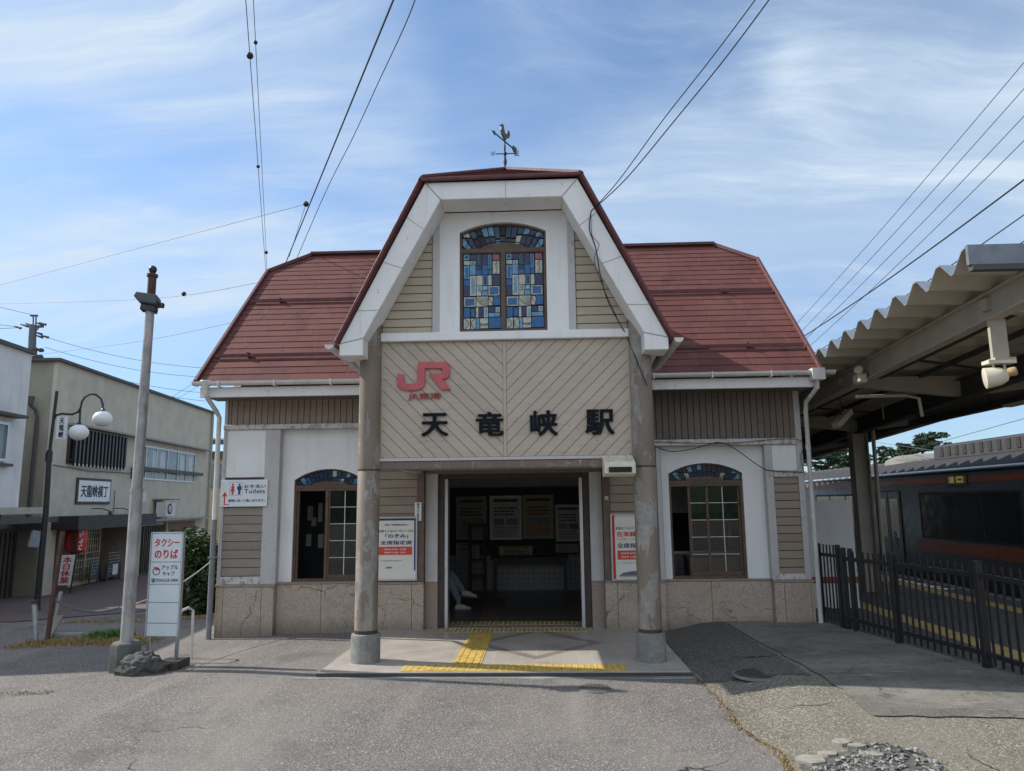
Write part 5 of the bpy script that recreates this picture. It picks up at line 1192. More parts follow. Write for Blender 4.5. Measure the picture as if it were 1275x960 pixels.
w1 = MB(); frame_rect(w1, FS, .18, 3.65, 3.02, 4.05, .07, -.05, .05); W1 = w1.build('barred_window', 'brown_dark', BB); b = MB(); b.fbox(FS, .24, 3.6, 3.08, 3.99, .002, .012); b.build('pane', 'glass_dark', W1)
b = MB()
for k in range(15): x = .35+k*.225; b.fbox(FS, x, x+.10, 2.98, 4.08, .10, .16)
b.fbox(FS, .2, 3.65, 3.1, 3.16, .06, .1); b.fbox(FS, .2, 3.65, 3.9, 3.96, .06, .1); b.build('bars', 'black', W1)
b = MB()
for k in range(15): x = .35+k*.225; b.fbox(FS, x+.03, x+.07, 2.965, 3.04, .161, .165)
b.build('bar_tips', 'ink_white', W1)
w2 = MB(); frame_rect(w2, FS, 4.55, 10.2, 2.72, 3.95, .06, -.04, .04); W2 = w2.build('upper_window', 'alu', BB); b = MB(); b.fbox(FS, 4.6, 10.15, 2.77, 3.9, .002, .01); b.build('pane', 'glass_blue', W2)
b = MB()
for x in (5.4, 6.3, 7.3, 8.3, 9.2): b.fbox(FS, x, x+.06, 2.77, 3.9, .012, .035)
b.build('mullion', 'alu', W2); b = MB()
for x in (4.8, 6.0, 6.7, 8.6, 9.5): b.fbox(FS, x, x+.42, 2.85, 3.8, .0105, .012)
split_build(b, 'curtain', 'curtain', W2, key=lambda c: round(c.y, 1)); b = MB(); b.fbox(FS, 4.3, 10.6, 3.02, 3.15, .12, .25); b.fbox(FS, 4.35, 4.43, 2.7, 3.1, .0, .2); b.build('railing', 'roof_edge_dark', W2)
# ground floor front of the shop
def S_at(px, py, off):
    r_ = ray(px, py); o = P0+SN*off; t = (o-CAM).dot(SN)/r_.dot(SN); q = CAM+r_*t; return (q-P0).dot(SD), q.z
DO = -.55
sa, sb = S_at(86, 690, DO)[0], S_at(123, 690, DO)[0]; zt = 1.08
FD = Fr(P0+SN*DO, SD, Z); sm_ = (sa+sb)/2
d1 = MB(); frame_rect(d1, FD, sa, sb, ZG-.2, zt, .06, -.03, .03, 0, .28); d1.fbox(FD, sm_-.04, sm_+.04, ZG, zt, -.03, .035); d1.fbox(FD, sa+.05, sb-.05, .16, .24, -.02, .034, 1); D1 = d1.build('lattice_door', ['wood_pale', 'rust'], BB)
b = MB()
n_ = 12
for k in range(1, n_): x = sa+(sb-sa)*k/n_; b.fbox(FD, x-.011, x+.011, ZG+.1, zt-.05, -.005, .012)
for z in [ZG+.1+.21*k for k in range(0, 8)]: b.fbox(FD, sa+.05, sb-.05, z, z+.022, -.006, .013)
b.build('lattice', 'wood_pale', D1); b = MB(); b.fbox(FD, sa+.04, sb-.04, ZG+.05, zt-.03, -.02, -.01); b.build('pane', mat('shop_glass', (.09, .095, .095), .15), D1)
b = MB(); b.fbox(FS, -.3, sa, ZG-.2, 1.12, DO-.1, DO+.02); b.fbox(FS, sb, sb+.12, ZG-.2, 1.12, DO-.5, DO+.05); b.fbox(FS, -.3, sb, zt, 1.14, DO-.1, DO+.01); b.build('front_wall', mat('shop_wall_brown', (.10, .05, .04), .8), BB)
sc, sd_ = S_at(124, 690, DO-.6)[0], S_at(158, 690, DO-.6)[0]
b = MB(); b.fbox(FS, sb, sd_+1.2, ZG-.2, 1.12, DO-.75, DO-.62); b.build('recess_wall', 'brown_dark', BB)
se = S_at(157, 700, .0)[0]
b = MB(); b.fbox(FS, se, se+.28, ZG-.2, 1.12, -.9, .05); b.build('pier', mat('pier_pale', (.33, .30, .25), .8), BB)
b = MB(); b.fbox(FS, 5.5, 7.3, ZG, 1.05, .0, .04); b.build('slat_window', 'black', BB)
b = MB()
for k in range(12): x = 5.5+k*.15; b.fbox(FS, x, x+.06, ZG+.1, 1.05, .04, .08)
b.build('slats', 'brown_dark', BB)
b = MB(); b.fbox(FS, 7.4, 10.5, -.2, 1.12, .0, .05); b.build('board_panel', 'wood', BB)
b = MB(); pA = FS.p(-.35, 4.6, .1); b.lathe([(.07, 0), (.10, .2), (.10, .25)], FS.p(-.85, 4.62, -.55), 10); b.tube([FS.p(-.85, 4.62, -.55), FS.p(-.75, 4.5, -.45), FS.p(-.7, 4.3, -.42), FS.p(-.7, 1.5, -.42), FS.p(-.4, 1.4, -.2)], .05, 8); b.build('drainpipe', 'roof_edge_dark', BB, smooth=True)
for s_ in (1.9, 3.3):
    b = MB(); b.lathe([(.02, 0), (.05, .02), (.07, .12)], FS.p(s_, 1.62, .55), 10, Vector((.3, 0, -1))); b.tube([FS.p(s_, 1.62, .55), FS.p(s_, 1.7, .3), FS.p(s_, 1.7, .0)], .015, 6); b.build('spot_lamp', 'black', BB, smooth=True)
b = MB(); b.tube([FS.p(3.25, 2.3, .03), FS.p(3.25, 1.55, .03)], .012, 6); b.tube([FS.p(-.5, 2.95, .02), FS.p(1.5, 2.86, .05), FS.p(4.4, 2.9, .03)], .012, 6); b.build('cable', 'wire_grey', BB)
b = MB(); b.tube([FS.p(11.9, 5.9, .08), FS.p(11.9, -.6, .08)], .05, 8); b.build('drainpipe', mat('pipe_beige', (.36, .33, .27), .6), BB, smooth=True)
b = MB(); b.fbox(FS, 5.0, 5.35, 1.9, 2.25, .0, .14); b.build('meter_box', 'steel_white', BB, bevel=.015)
b = MB(); b.tube([FS.p(7.0, 1.4, .2), FS.p(7.4, 1.3, .1), FS.p(7.5, .6, .1)], .025, 6); b.build('hose', 'cream_plastic', BB, smooth=True)
# plaque
PQ = thing('shop_name_board', tuple(FS.p(1.85, 1.86, .02)), 'white framed board with brushed black characters on the beige shop', 'sign')
b = MB(); b.fbox(FS, .84, 2.93, 1.84, 2.64, .0, .05); b.build('frame', 'brown_dark', PQ, bevel=.01); b = MB(); b.fbox(FS, .92, 2.85, 1.92, 2.56, .05, .06); b.build('board', 'sign_white', PQ)
text('lettering', '天龍峡横丁', FS, 1.05, 2.06, 1.66, .36, .0605, .065, 'ink', PQ, .03)
# air conditioner
AC = thing('air_conditioner', tuple(FS.p(7.0, 1.32, .4)), 'white outdoor air conditioner on the beige shop wall', 'air conditioner')
b = MB(); b.fbox(FS, 6.3, 7.15, 1.36, 1.92, .12, .5); b.build('casing', 'steel_white', AC, bevel=.015)
b = MB(); b.lathe([(.2, 0), (.2, .012), (.05, .016)], FS.p(6.62, 1.65, .505), 20, SN); b.build('fan_grille', 'ink', AC); b = MB(); b.lathe([(.14, 0), (.05, .012)], FS.p(6.62, 1.65, .518), 14, SN); b.build('fan', 'galv', AC)
b = MB(); b.fbox(FS, 6.25, 7.25, 1.98, 2.03, .0, .6); b.build('hood', mat('hood_grey', (.2, .2, .2), .6), AC)
# red paper lantern, red box, menu boards, closed-today sign
ls, lz = S_at(95, 671, .35); ln = FS.p(ls, lz, .35)
LT = thing('paper_lantern', (ln.x, ln.y, ln.z-.42), 'red paper lantern with black characters under the shop awning', 'lantern')
b = MB(); b.lathe([(.12, -.40), (.2, -.37)]+[(.25+.045*math.sin(math.pi*(k+.5)/9)-(.008 if k % 2 else 0), -.34+.68*k/9) for k in range(10)]+[(.2, .37), (.12, .40)], ln, 20); b.build('shade', 'lantern', LT, smooth=True)
b = MB(); b.lathe([(.13, -.45), (.13, -.40)], ln, 14); b.lathe([(.13, .40), (.13, .44)], ln, 14); b.build('ring', 'black', LT)
text('lettering', '居酒屋', Fr(ln+Vector((.13, -.30, 0)), Vector((.9, .43, 0)), Z), -.08, -.34, .17, .68, .0, .03, 'ink', LT, .03, True)
text('lettering', 'いざ', Fr(ln+Vector((.17, -.26, 0)), Vector((.9, .43, 0)), Z), .07, -.3, .1, .6, .0, .02, 'ink_white', LT, .03, True)
q0, q1 = S_at(140, 688, DO-.55), S_at(152, 678, DO-.55)
RB = thing('red_mail_box', tuple(FS.p((q0[0]+q1[0])/2, q0[1], DO-.6)), 'red box on the wall in the shop doorway recess', 'box')
b = MB(); b.fbox(FS, q0[0], q1[0], q0[1], q1[1], DO-.62, DO-.3); b.build('body', 'lantern', RB, bevel=.02); b = MB(); b.fbox(FS, q0[0]+.15, q1[0]-.2, q0[1]+.2, q0[1]+.26, DO-.3, DO-.295); b.build('slot', 'black', RB)
q0, q1 = S_at(130, 684, DO-.3), S_at(138, 673, DO-.3)
NT1 = thing('paper_notice', tuple(FS.p(q0[0], q0[1], DO-.3)), 'white paper notice hanging in the shop doorway recess', 'notice')
b = MB(); b.fbox(FS, q0[0], q1[0], q0[1], q1[1], DO-.32, DO-.3); b.build('sheet', 'paper', NT1); b = MB()
for k in range(4): b.fbox(FS, q0[0]+.05, q1[0]-.06, q0[1]+.08+k*.08, q0[1]+.11+k*.08, DO-.2998, DO-.297)
b.build('printing', 'ink_grey', NT1)
def menu_board(s0, s1, z1, label, off, paper):
    e = thing('menu_board', tuple(FS.p((s0+s1)/2, ZG, off)), label, 'menu board', 'standing boards before the shop')
    b = MB(); frame_rect(b, Fr(FS.p(0, 0, off), SD, Z), s0, s1, ZG+.12, z1, .05, -.02, .02); b.fbox(FS, s0, s0+.05, ZG, ZG+.15, off-.02, off+.02); b.fbox(FS, s1-.05, s1, ZG, ZG+.15, off-.02, off+.02); b.build('frame', 'brown_dark', e)
    b = MB(); b.fbox(FS, s0+.04, s1-.04, ZG+.16, z1-.04, off-.01, off+.01); b.build('board', mat('chalk_board', (.03, .035, .045), .6), e)
    b = MB(); r2 = random.Random(int(s0*10))
    for k in range(7):
        x = s0+.1
        while x < s1-.15: ww = r2.uniform(.04, .14); b.fbox(FS, x, min(x+ww, s1-.08), ZG+.28+k*.1, ZG+.31+k*.1, off+.0102, off+.013); x += ww+.05
    b.build('chalk_writing', 'ink_grey', e)
    if paper: b = MB(); b.fbox(FS, s0+(s1-s0)*.38, s1-(s1-s0)*.25, z1-.36, z1-.02, off+.022, off+.028); b.build('sheet', 'paper', e)
q0, q1 = S_at(112, 704, DO+.35), S_at(123, 704, DO+.35)
menu_board(q0[0], q1[0], q0[1], 'narrow black menu board before the lattice door of the shop', DO+.35, False)
q0, q1 = S_at(133, 703, DO+.45), S_at(150, 703, DO+.45)
menu_board(q0[0], q1[0], q0[1], 'black chalk menu board with white sheet beside the shop doorway', DO+.45, True)
# standing "closed today" banner board
cp = FS.p(-.15, 0, 1.55)
CB = thing('closed_sign', (cp.x, cp.y, -.6), 'white standing sign with red vertical characters before the beige shop', 'sign')
fc = Fr((cp.x, cp.y, 0), Vector((.93, .36, 0)), Vector((.04, 0, 1)))
A_ = atY(72, 729, cp.y); B_ = atY(88, 691, cp.y); hz0, hz1 = A_.z, B_.z; wv = .36
fc = Fr((A_.x, cp.y, 0), Vector((.95, .3, 0)), Vector((.09, 0, 1)))
b = MB(); b.fbox(fc, 0, wv, hz0, hz1, -.03, 0); b.build('board', 'sign_white', CB); b = MB(); b.fbox(fc, -.03, .0, -.7, hz1+.03, -.04, .01); b.fbox(fc, wv, wv+.03, -.7, hz1+.03, -.04, .01); b.build('frame', 'black', CB)
text('lettering', '本日休業', fc, .06, hz0+.05, wv-.13, hz1-hz0-.1, .001, .006, 'ink_red', CB, .03, True)
# white building, nearer, standing further forward
OW = 1.5*SC
WB = thing('white_building', tuple(FS.p(-9, ZG, OW)), 'white mortar two storey building with shuttered ground floor at the far left', 'building')
sR = -3.95*SC; zt_ = 1.745+SC*(4.28-1.745)
b = MB(); b.fbox(FS, -11.7, sR, 1.75, zt_, -7, OW); b.fbox(FS, -11.7, sR-.55, ZG-.3, 1.75, -7, OW-.35); b.build('wall', 'white_wall', WB)
b = MB(); b.fbox(FS, -11.8, sR+.06, zt_, zt_+.08, -7.1, OW+.08); b.build('roof_edge', 'roof_edge_dark', WB)
b = MB(); b.fbox(FS, -11.7, sR+.1, 1.62, 1.76, -6, OW+.55); b.build('ledge', mat('ledge_pale', (.42, .41, .38), .7), WB)
b = MB(); frame_rect(b, Fr(FS.p(0, 0, OW), SD, Z), -8.5, sR-.62, 2.72, 3.55, .06, -.02, .05); wq = b.build('upper_window', 'alu', WB); b = MB(); b.fbox(FS, -8.45, sR-.68, 2.77, 3.5, OW+.003, OW+.01); b.build('pane', 'glass_blue', wq)
b = MB(); b.fbox(FS, -8.7, sR-.4, 3.66, 3.72, OW, OW+.3); b.fbox(FS, -8.6, sR-.5, 2.62, 2.68, OW, OW+.12); b.build('window_hood', 'roof_edge_dark', wq)
b = MB()
for k in range(18): b.fbox(FS, -9.5, sR-.9, ZG+.1*k*1.2, ZG+.1*k*1.2+.11, OW-.35, OW-.31-.02*(k % 2))
b.build('shutter', mat('shutter_cream', (.38, .36, .31), .6), WB)
b = MB(); b.fbox(FS, sR-.9, sR-.75, ZG-.1, 1.62, -6, OW-.2); b.fbox(FS, sR-.45, sR-.3, ZG-.1, 1.62, OW-.3, OW-.15); b.build('corner_post', 'roof_edge_dark', WB)
b = MB(); b.fbox(FS, sR-.3, sR-.02, ZG-.3, 1.62, -.5, OW-.4); b.build('side_wall', mat('side_wall_tan', (.24, .20, .16), .8), WB)
# covered gap between the two buildings
GP = MB(); GP.fbox(FS, sR+.05, -.65, ZG-.3, 4.8, -8, -1.6); tag(GP.build('rear_annex', mat('annex_grey', (.16, .155, .145), .85)), 'dim grey annex wall between the white building and the beige shop', 'building')
GR = thing('slatted_gate', tuple(FS.p(-2.6, ZG, -.6)), 'dark vertical slat gate between the white building and beige shop', 'gate')
b = MB()
for k in range(22): x = sR+.2+k*.2; b.fbox(FS, x, x+.1, ZG, 1.1, -.62, -.58)
b.build('slats', 'brown_dark', GR); b = MB(); b.fbox(FS, sR+.1, -.7, 1.1, 1.2, -.66, -.54); b.fbox(FS, sR+.1, -.7, 1.35, 1.5, -.9, .4); b.build('rail', 'roof_edge_dark', GR)
b = MB(); q = FS.p(-1.9, .75, .3); b.obb(q, SD*.45+Vector((0, 0, -.05)), Vector((.1, 0, .42)), SN*.04); tag(b.build('grey_signboard', mat('board_bluegrey', (.30, .33, .36), .5)), 'tilted blue grey board hanging at the slat gate', 'sign')
# house far behind the shop, its roof edge visible past it
FH = thing('background_house', (-11, 36, -1), 'cream house with dark roof seen behind the beige shop', 'house')
hA = atY(248, 517, 30); hB = atY(300, 517, 30)
b = MB(); b.box(hA.x-3, hB.x+3, 30, 36, -1.5, 4.6); b.build('wall', mat('cream_wall', (.45, .38, .24), .8), FH); b = MB(); b.obb((hA.x-3.5, 29.4, 5.25), (hB.x-hA.x+7, 0, -.4), (0, 7, .6), (0, 0, .25)); b.box(hA.x-3.2, hB.x+3.3, 29.8, 30, 4.3, 4.7); b.build('roof', 'roof_edge_dark', FH)
b = MB(); b.box(hB.x-2.2, hB.x+1.6, 29.95, 30, 2.7, 4.0); b.build('window', 'glass_blue', FH)

# globe street lamp
LY = 4.6
def L_(px, py): return atY(px, py, LY)
SLb = L_(47, 742); SL_ = thing('globe_street_lamp', (SLb.x, LY, g(SLb.x, LY)), 'black curved street lamp with two white globes before the beige shop', 'street lamp')
b = MB(); b.tube([(SLb.x, LY, g(SLb.x, LY)-.1), L_(57, 640), L_(62, 560)], [.062, .055, .048], 12); b.tube([L_(62, 562), L_(71, 487)], .032, 10); b.lathe([(.065, 0), (.065, .2)], L_(60.5, 575), 12); b.lathe([(.09, 0), (.07, .12)], (SLb.x, LY, g(SLb.x, LY)), 12); b.build('post', 'black', SL_, smooth=True)
b = MB(); b.tube([L_(68, 521), L_(70, 517), L_(77, 515), L_(90, 516), L_(97, 513), L_(100, 508)], .022, 8); b.tube([L_(99, 530), L_(100, 510), L_(102, 500), L_(106, 494), L_(113, 490.5), L_(120, 491.5), L_(126, 497), L_(128, 504), L_(128, 513)], .022, 8); b.build('arm', 'black', SL_, smooth=True)
for px, py in ((98, 538.5), (127.5, 521.5)):
    c = L_(px, py); b = MB(); b.ball(c, .185, 20, 12, .88); gl = b.build('globe', 'globe', SL_, smooth=True); b = MB(); b.lathe([(.05, 0), (.04, .04), (.02, .07)], c+Z*.15, 12); b.build('collar', 'black', gl)
fz = Fr(L_(70, 547)-Y*.03, X, Z); k_ = (L_(83, 547)-L_(70, 547)).x; hh = (L_(70, 519)-L_(70, 547)).z
b = MB(); b.fbox(fz, 0, k_, 0, hh, -.02, 0); nb = b.build('name_flag', 'sign_white', SL_); text('lettering', '天竜峡', fz, k_*.27, hh*.06, k_*.46, hh*.88, .001, .005, 'ink', nb, .03, True)

# ------------------------------------------------------------------ bush, trees
def leaf_cloud(mb, c, rx, ry, rz, n, size, rnd, blobs, flat=.5, mi=0):
    bl = [(Vector((rnd.gauss(0, .42), rnd.gauss(0, .42), rnd.uniform(-.75, .75))), rnd.uniform(.32, .55)) for _ in range(blobs)]
    for _ in range(n):
        bc, br = rnd.choice(bl); d = Vector((rnd.gauss(0, 1), rnd.gauss(0, 1), rnd.gauss(0, 1))).normalized()*br*(rnd.random()**.4); q = bc+d
        if q.length > 1.25: continue
        p = Vector(c)+Vector((q.x*rx, q.y*ry, q.z*rz)); s = size*rnd.uniform(.6, 1.4)
        a = Vector((rnd.gauss(0, 1), rnd.gauss(0, 1), rnd.gauss(0, flat))).normalized(); e = a.cross(Vector((rnd.gauss(0, 1), rnd.gauss(0, 1), rnd.gauss(0, 1)))).normalized()
        mb.add([p-a*s, p+e*s*.42, p+a*s, p-e*s*.42], [(0, 1, 2, 3)], mi)
bc = atY(238, 705, 3.4)
BU = thing('bush', (bc.x, 3.4, -.2), 'dense dark green rounded shrub beside the left station wall', 'bush')
r3 = random.Random(21); b = MB(); leaf_cloud(b, (bc.x-.05, 3.4, .50), .72, .6, .72, 9000, .045, r3, 16); leaf_cloud(b, (bc.x+.35, 3.6, .25), .5, .5, .5, 3500, .045, r3, 8); b.build('foliage', 'leaf', BU, recalc=False)
b = MB()
for k in range(7): a = k*.9; b.tube([(bc.x, 3.4, -.3), (bc.x+.15*math.cos(a), 3.4+.15*math.sin(a), .3), (bc.x+.4*math.cos(a), 3.4+.4*math.sin(a), .8)], [.03, .02, .008], 6)
b.build('stem', 'trunk', BU)
def pine(px, pytop, Yd, hb, spread, seed, label):
    r4 = random.Random(seed); tp = atY(px, pytop, Yd); base = Vector((tp.x, Yd, -.5)); e = thing('pine_tree', tuple(base), label, 'tree', 'trees behind the railway line'); b = MB(); H = tp.z-base.z
    b.tube([base, base+Vector((.1, 0, H*.5)), base+Vector((0, 0, H))], [.25, .18, .05], 8)
    tips = []
    for k in range(16):
        t = r4.uniform(hb, .97); a = r4.uniform(0, 6.28); q = base+Z*H*t; L = spread*(1.15-t)*r4.uniform(.7, 1.2)+.5; tip = q+Vector((math.cos(a)*L, math.sin(a)*L, r4.uniform(0, .5))); b.tube([q, q.lerp(tip, .5)+Z*.1, tip], [.07, .05, .02], 5); tips.append(tip); tips.append(q.lerp(tip, .6))
    b.build('trunk', 'trunk', e); b = MB()
    for t in tips+[base+Z*H*.97]: leaf_cloud(b, t, .8, .8, .3, 300, .11, r4, 4, .8)
    b.build('crown', 'leaf_pine', e, recalc=False)
pine(1146, 543, 42, .5, 2.6, 1, 'dark pine rising above the train beside the platform column')
pine(1118, 560, 48, .45, 2.4, 2, 'lower dark pine just left of the taller pine over the train')
pine(1030, 566, 44, .35, 3.0, 3, 'dark tree showing under the canopy beside the station corner')
pine(1052, 556, 50, .35, 3.2, 5, 'dark tree beyond the platform column under the canopy')

# ------------------------------------------------------------------ platform canopy
CE = 4.06                                        # roof edge x
zp = lambda y: 3.68-.0466*y
CN = thing('platform_canopy', (6.3, 4, -.05), 'beige steel platform canopy with folded plate roof beside the station', 'canopy')
def folded(x0, x1, y0, y1, per=.43, amp=.15):
    pts = []; y = y0
    while y < y1+1e-3:
        pts += [(y, 0), (y+.035, 0), (y+per*.5-.02, -amp), (y+per*.5+.02, -amp), (y+per-.035, 0)]; y += per
    b = MB(); n = len(pts); vs = []
    for th in (0, -.012):
        for yy, dz in pts:
            for x in (x0, x1): vs.append((x, yy, zp(yy)+dz+th))
    fs = []
    for i in range(n-1):
        o = i*2; fs.append((o, o+1, o+3, o+2)); k = 2*n+o; fs.append((k+2, k+3, k+1, k)); fs.append((o+2, k+2, k, o)); fs.append((o+1, k+1, k+3, o+3))
    b.add(vs, fs); b.m = [1 if (j % 4) == 0 else 0 if (j % 4) == 1 else 1 for j in range(len(fs))]
    return b
folded(CE, 8.0, -3.80, 16).build('folded_roof', ['canopy_beige', 'canopy_top'], CN)
b = MB(); z0 = zp(-3.8); b.box(CE, 8.05, -3.86, -3.82, z0-.16, z0+.015); b.build('fascia', mat('fascia_slate', (.17, .195, .22), .45, .3), CN)
b = MB(); b.box(CE+.02, 8.0, -3.87, -3.80, z0-.21, z0-.165); b.build('fascia_trim', 'canopy_dark', CN)
def ibeam(b, p, q, h, w, t=.018):
    p, q = Vector(p), Vector(q); b.bar(p+Z*(h/2), q+Z*(h/2), w, t); b.bar(p-Z*(h/2), q-Z*(h/2), w, t); b.bar(p, q, t, h-t)
b = MB(); ibeam(b, (4.68, -3.7, zp(-3.7)-.30), (4.68, 16, zp(16)-.30), .24, .13); b.build('girder', 'canopy_beige', CN)
b = MB(); ibeam(b, (7.5, -3.7, zp(-3.7)-.30), (7.5, 16, zp(16)-.30), .24, .13); b.build('girder', 'canopy_beige', CN)
b = MB(); ibeam(b, (6.3, -3.7, zp(-3.7)-.42), (6.3, 16, zp(16)-.42), .26, .15); b.build('girder', 'canopy_dark', CN)
for yy in (-3.05, .5, 4.0, 7.5, 11):
    b = MB(); z = zp(yy)-.36; b.prism([(4.62, z+.03), (6.3, z-.16), (7.95, z+.03), (7.95, z+.14), (4.62, z+.14)], Fr((0, yy, 0)), -.05, .05); b.build('cross_beam', 'canopy_beige', CN)
for yy in (-3.05, 4.0, 11):
    b = MB(); z = zp(yy)-.45; b.box(6.16, 6.18, yy-.12, yy+.12, -.1, z); b.box(6.42, 6.44, yy-.12, yy+.12, -.1, z); b.box(6.18, 6.42, yy-.01, yy+.01, -.1, z); b.box(6.12, 6.48, yy-.16, yy+.16, -.1, -.04); b.build('column', 'canopy_beige', CN)
b = MB(); b.tube([(6.5, 3.8, 3.2), (6.5, 3.8, -.05)], .035, 10); b.build('drainpipe', 'canopy_beige', CN, smooth=True)
for yy in (-1.2, 2.2, 5.8, 9.2):
    b = MB(); b.bar((4.7, yy, zp(yy)-.34), (7.5, yy+1.7, zp(yy)-.34), .03, .03); b.build('brace', 'canopy_dark', CN)
for x in (5.2, 5.75, 6.8, 7.15):
    b = MB(); b.bar((x, -3.6, zp(-3.6)-.22), (x, 16, zp(16)-.22), .05, .06); b.build('purlin', 'canopy_dark', CN)
b = MB(); b.box(4.63, 4.78, -3.10, -3.06, 3.02, 3.4); b.box(4.61, 4.80, -3.16, -3.0, 3.0, 3.02); b.build('hanger', 'canopy_beige', CN)
b = MB(); b.tube([(4.4, -.6, 3.02), (5.1, -.4, 3.05), (5.3, -.35, 3.02), (5.32, -.35, 2.78)], .022, 8); b.tube([(5.9, 2, 3.25), (5.9, 2, 3.0)], .01, 6); b.build('conduit', 'canopy_beige', CN, smooth=True)
# light trough along the track side
LTg = thing('light_trough', (7.25, 4, 3.1), 'long dark lighting trough hung under the track side of the canopy', 'light fitting')
b = MB(); b.bar((7.3, -3.5, 3.16), (7.3, 15, 3.02), .12, .11); b.build('trough', 'canopy_dark', LTg)
for yy in (-1.5, 1.5, 4.5, 7.5): b = MB(); b.tube([(7.3, yy, 3.1), (7.3, yy, zp(yy)-.15)], .008, 6); b.build('rod', 'canopy_dark', LTg)
b = MB(); b.bar((7.3, -.3, 3.085), (7.3, 1.1, 3.07), .135, .04); b.build('tube_cover', 'cream_plastic', LTg)
FLU = thing('strip_light', (5.1, 1.2, 2.8), 'tilted cream strip light under the canopy near the station corner', 'light fitting')
p = atY(1048, 521, 1.2); b = MB(); b.bar(p+Vector((-.14, -.1, -.12)), p+Vector((.16, .1, .12)), .13, .09); b.build('cover', 'cream_plastic', FLU, bevel=.01); b = MB(); b.tube([p+Z*.05, p+Z*.55], .01, 6); b.build('rod', 'canopy_dark', FLU)
# horn loudspeaker hanging from the girder
HP = thing('horn_loudspeaker', (4.66, -3.08, 2.75), 'cream horn loudspeaker hanging from the canopy girder', 'loudspeaker')
hc = Vector((4.63, -3.12, 2.845)); ax = Vector((-.93, .34, -.10)).normalized()
b = MB(); b.lathe([(.092, .10), (.098, .097), (.092, .03), (.082, -.03), (.055, -.08), (.035, -.09)], hc, 20, ax); b.lathe([(.086, .098), (.04, .0), (.0, -.02)], hc, 20, ax); b.build('horn', 'cream_plastic', HP, smooth=True)
b = MB(); b.lathe([(.038, 0), (.042, .01), (.042, .07), (.03, .085), (.0, .085)], Vector((4.70, -3.15, 2.875)), 16, Vector((.75, -.6, .1))); b.build('driver', mat('driver_tan', (.42, .30, .14), .5, 0, .3, 20), HP, smooth=True)
b = MB(); b.tube([(4.62, -3.1, 3.0), (4.62, -3.1, 2.90)], .012, 8); b.tube([(4.72, -3.1, 3.0), (4.71, -3.12, 2.86)], .012, 8); b.box(4.55, 4.80, -3.16, -3.04, 2.965, 2.998); b.build('bracket', 'cream_plastic', HP)
FX = thing('floodlight', (4.62, -.15, 3.0), 'small cream spotlight clamped to the lower end of the canopy girder', 'light fitting')
p = atX(1071, 471, 4.58); b = MB(); b.obb(p+Vector((-.06, -.1, -.07)), (.12, 0, 0), (0, .2, 0), (0, 0, .13)); b.build('housing', 'cream_plastic', FX, bevel=.02); b = MB(); b.lathe([(.04, 0), (.055, .06)], p+Vector((-.03, -.08, .08)), 12, Vector((-.6, -.7, .2))); b.build('reflector', 'cream_plastic', FX, smooth=True)

# ------------------------------------------------------------------ platform, board, fence
b = MB(); b.prism([(5.75, -9), (8.27, -9), (8.27, 40), (4.0, 40), (4.0, .2), (4.66, -3.2)], Fr((0, 0, 0), X, Y), -1.2, .065); struct(b.build('platform', 'asphalt_dark'))
b = MB(); b.box(5.28, 5.58, -9, 30, .06, .073); struct(b.build('platform_tactile_line', 'tactile')); b = MB(); b.box(7.3, 7.6, -9, 30, .06, .073); struct(b.build('platform_tactile_line', 'tactile'))
b = MB(); b.box(8.05, 8.28, -9, 30, .06, .071); struct(b.build('platform_edge', 'footing'))
b = MB(); b.box(8.9+.3, 8.9+.37, -30, 60, -1.05, -.9); b.box(8.9+1.4, 8.9+1.47, -30, 60, -1.05, -.9); struct(b.build('track', 'rust'))
WP = thing('white_board_screen', (4.7, 2, .03), 'large white screen board with an orange stripe behind the black gate', 'board')
b = MB(); b.box(4.05, 5.28, 2.0, 2.05, .05, 1.72); b.build('board', 'white', WP); b = MB(); b.box(4.05, 5.28, 1.993, 1.998, .44, .54); b.build('stripe', 'orange', WP)
for x in (4.1, 5.2): b = MB(); b.box(x, x+.05, 2.05, 2.1, .03, 1.7); b.build('post', 'galv', WP)
fA, fB = Vector((3.97, .06, 0)), Vector((4.80, -4.2, 0)); fd = (fB-fA).normalized()
def fz_(p): return g(p.x, p.y)+.02
FE = thing('platform_fence', tuple(fA+fd*.8), 'black steel picket fence between the side pavement and platform', 'fence')
GT = thing('platform_gate', tuple(fA+fd*.1), 'narrow black picket gate at the station corner', 'gate')
FHt = .94
def pk(par, t, w, h0, h1, th=.012):
    p = fA+fd*t; z = fz_(p); b = MB(); b.bar(p+Z*(z+h0), p+Z*(z+h1), w, th, fd.cross(Z)); return b
def post(par, t, w=.06, h=FHt+.03, name='post'):
    p = fA+fd*t; z = fz_(p); b = MB(); n = fd.cross(Z); b.obb(p-fd*w/2-n*w/2+Z*(z-.05), fd*w, n*w, Z*(h+.05)); b.build(name, 'black', par, bevel=.005)
post(GT, .05, .06, FHt+.06); post(GT, .52, .05, FHt+.06)
for t in [.13+.075*k for k in range(5)]: pk(GT, t, .02, .06, FHt+.05).build('picket', 'black', GT)
for z in (.18, FHt-.08): p, q = fA+fd*.05, fA+fd*.52; b = MB(); b.bar(p+Z*(fz_(p)+z), q+Z*(fz_(q)+z), .03, .04); b.build('rail', 'black', GT)
ts = [.62, 1.56, 2.80, 4.05]
for t in ts: post(FE, t, .065)
post(FE, .78, .045)
for z in (.13, FHt-.10):
    for t0_, t1_ in zip(ts[:-1], ts[1:]): p, q = fA+fd*t0_, fA+fd*t1_; b = MB(); b.bar(p+Z*(fz_(p)+z), q+Z*(fz_(q)+z), .035, .045); b.build('rail', 'black', FE)
t = .74
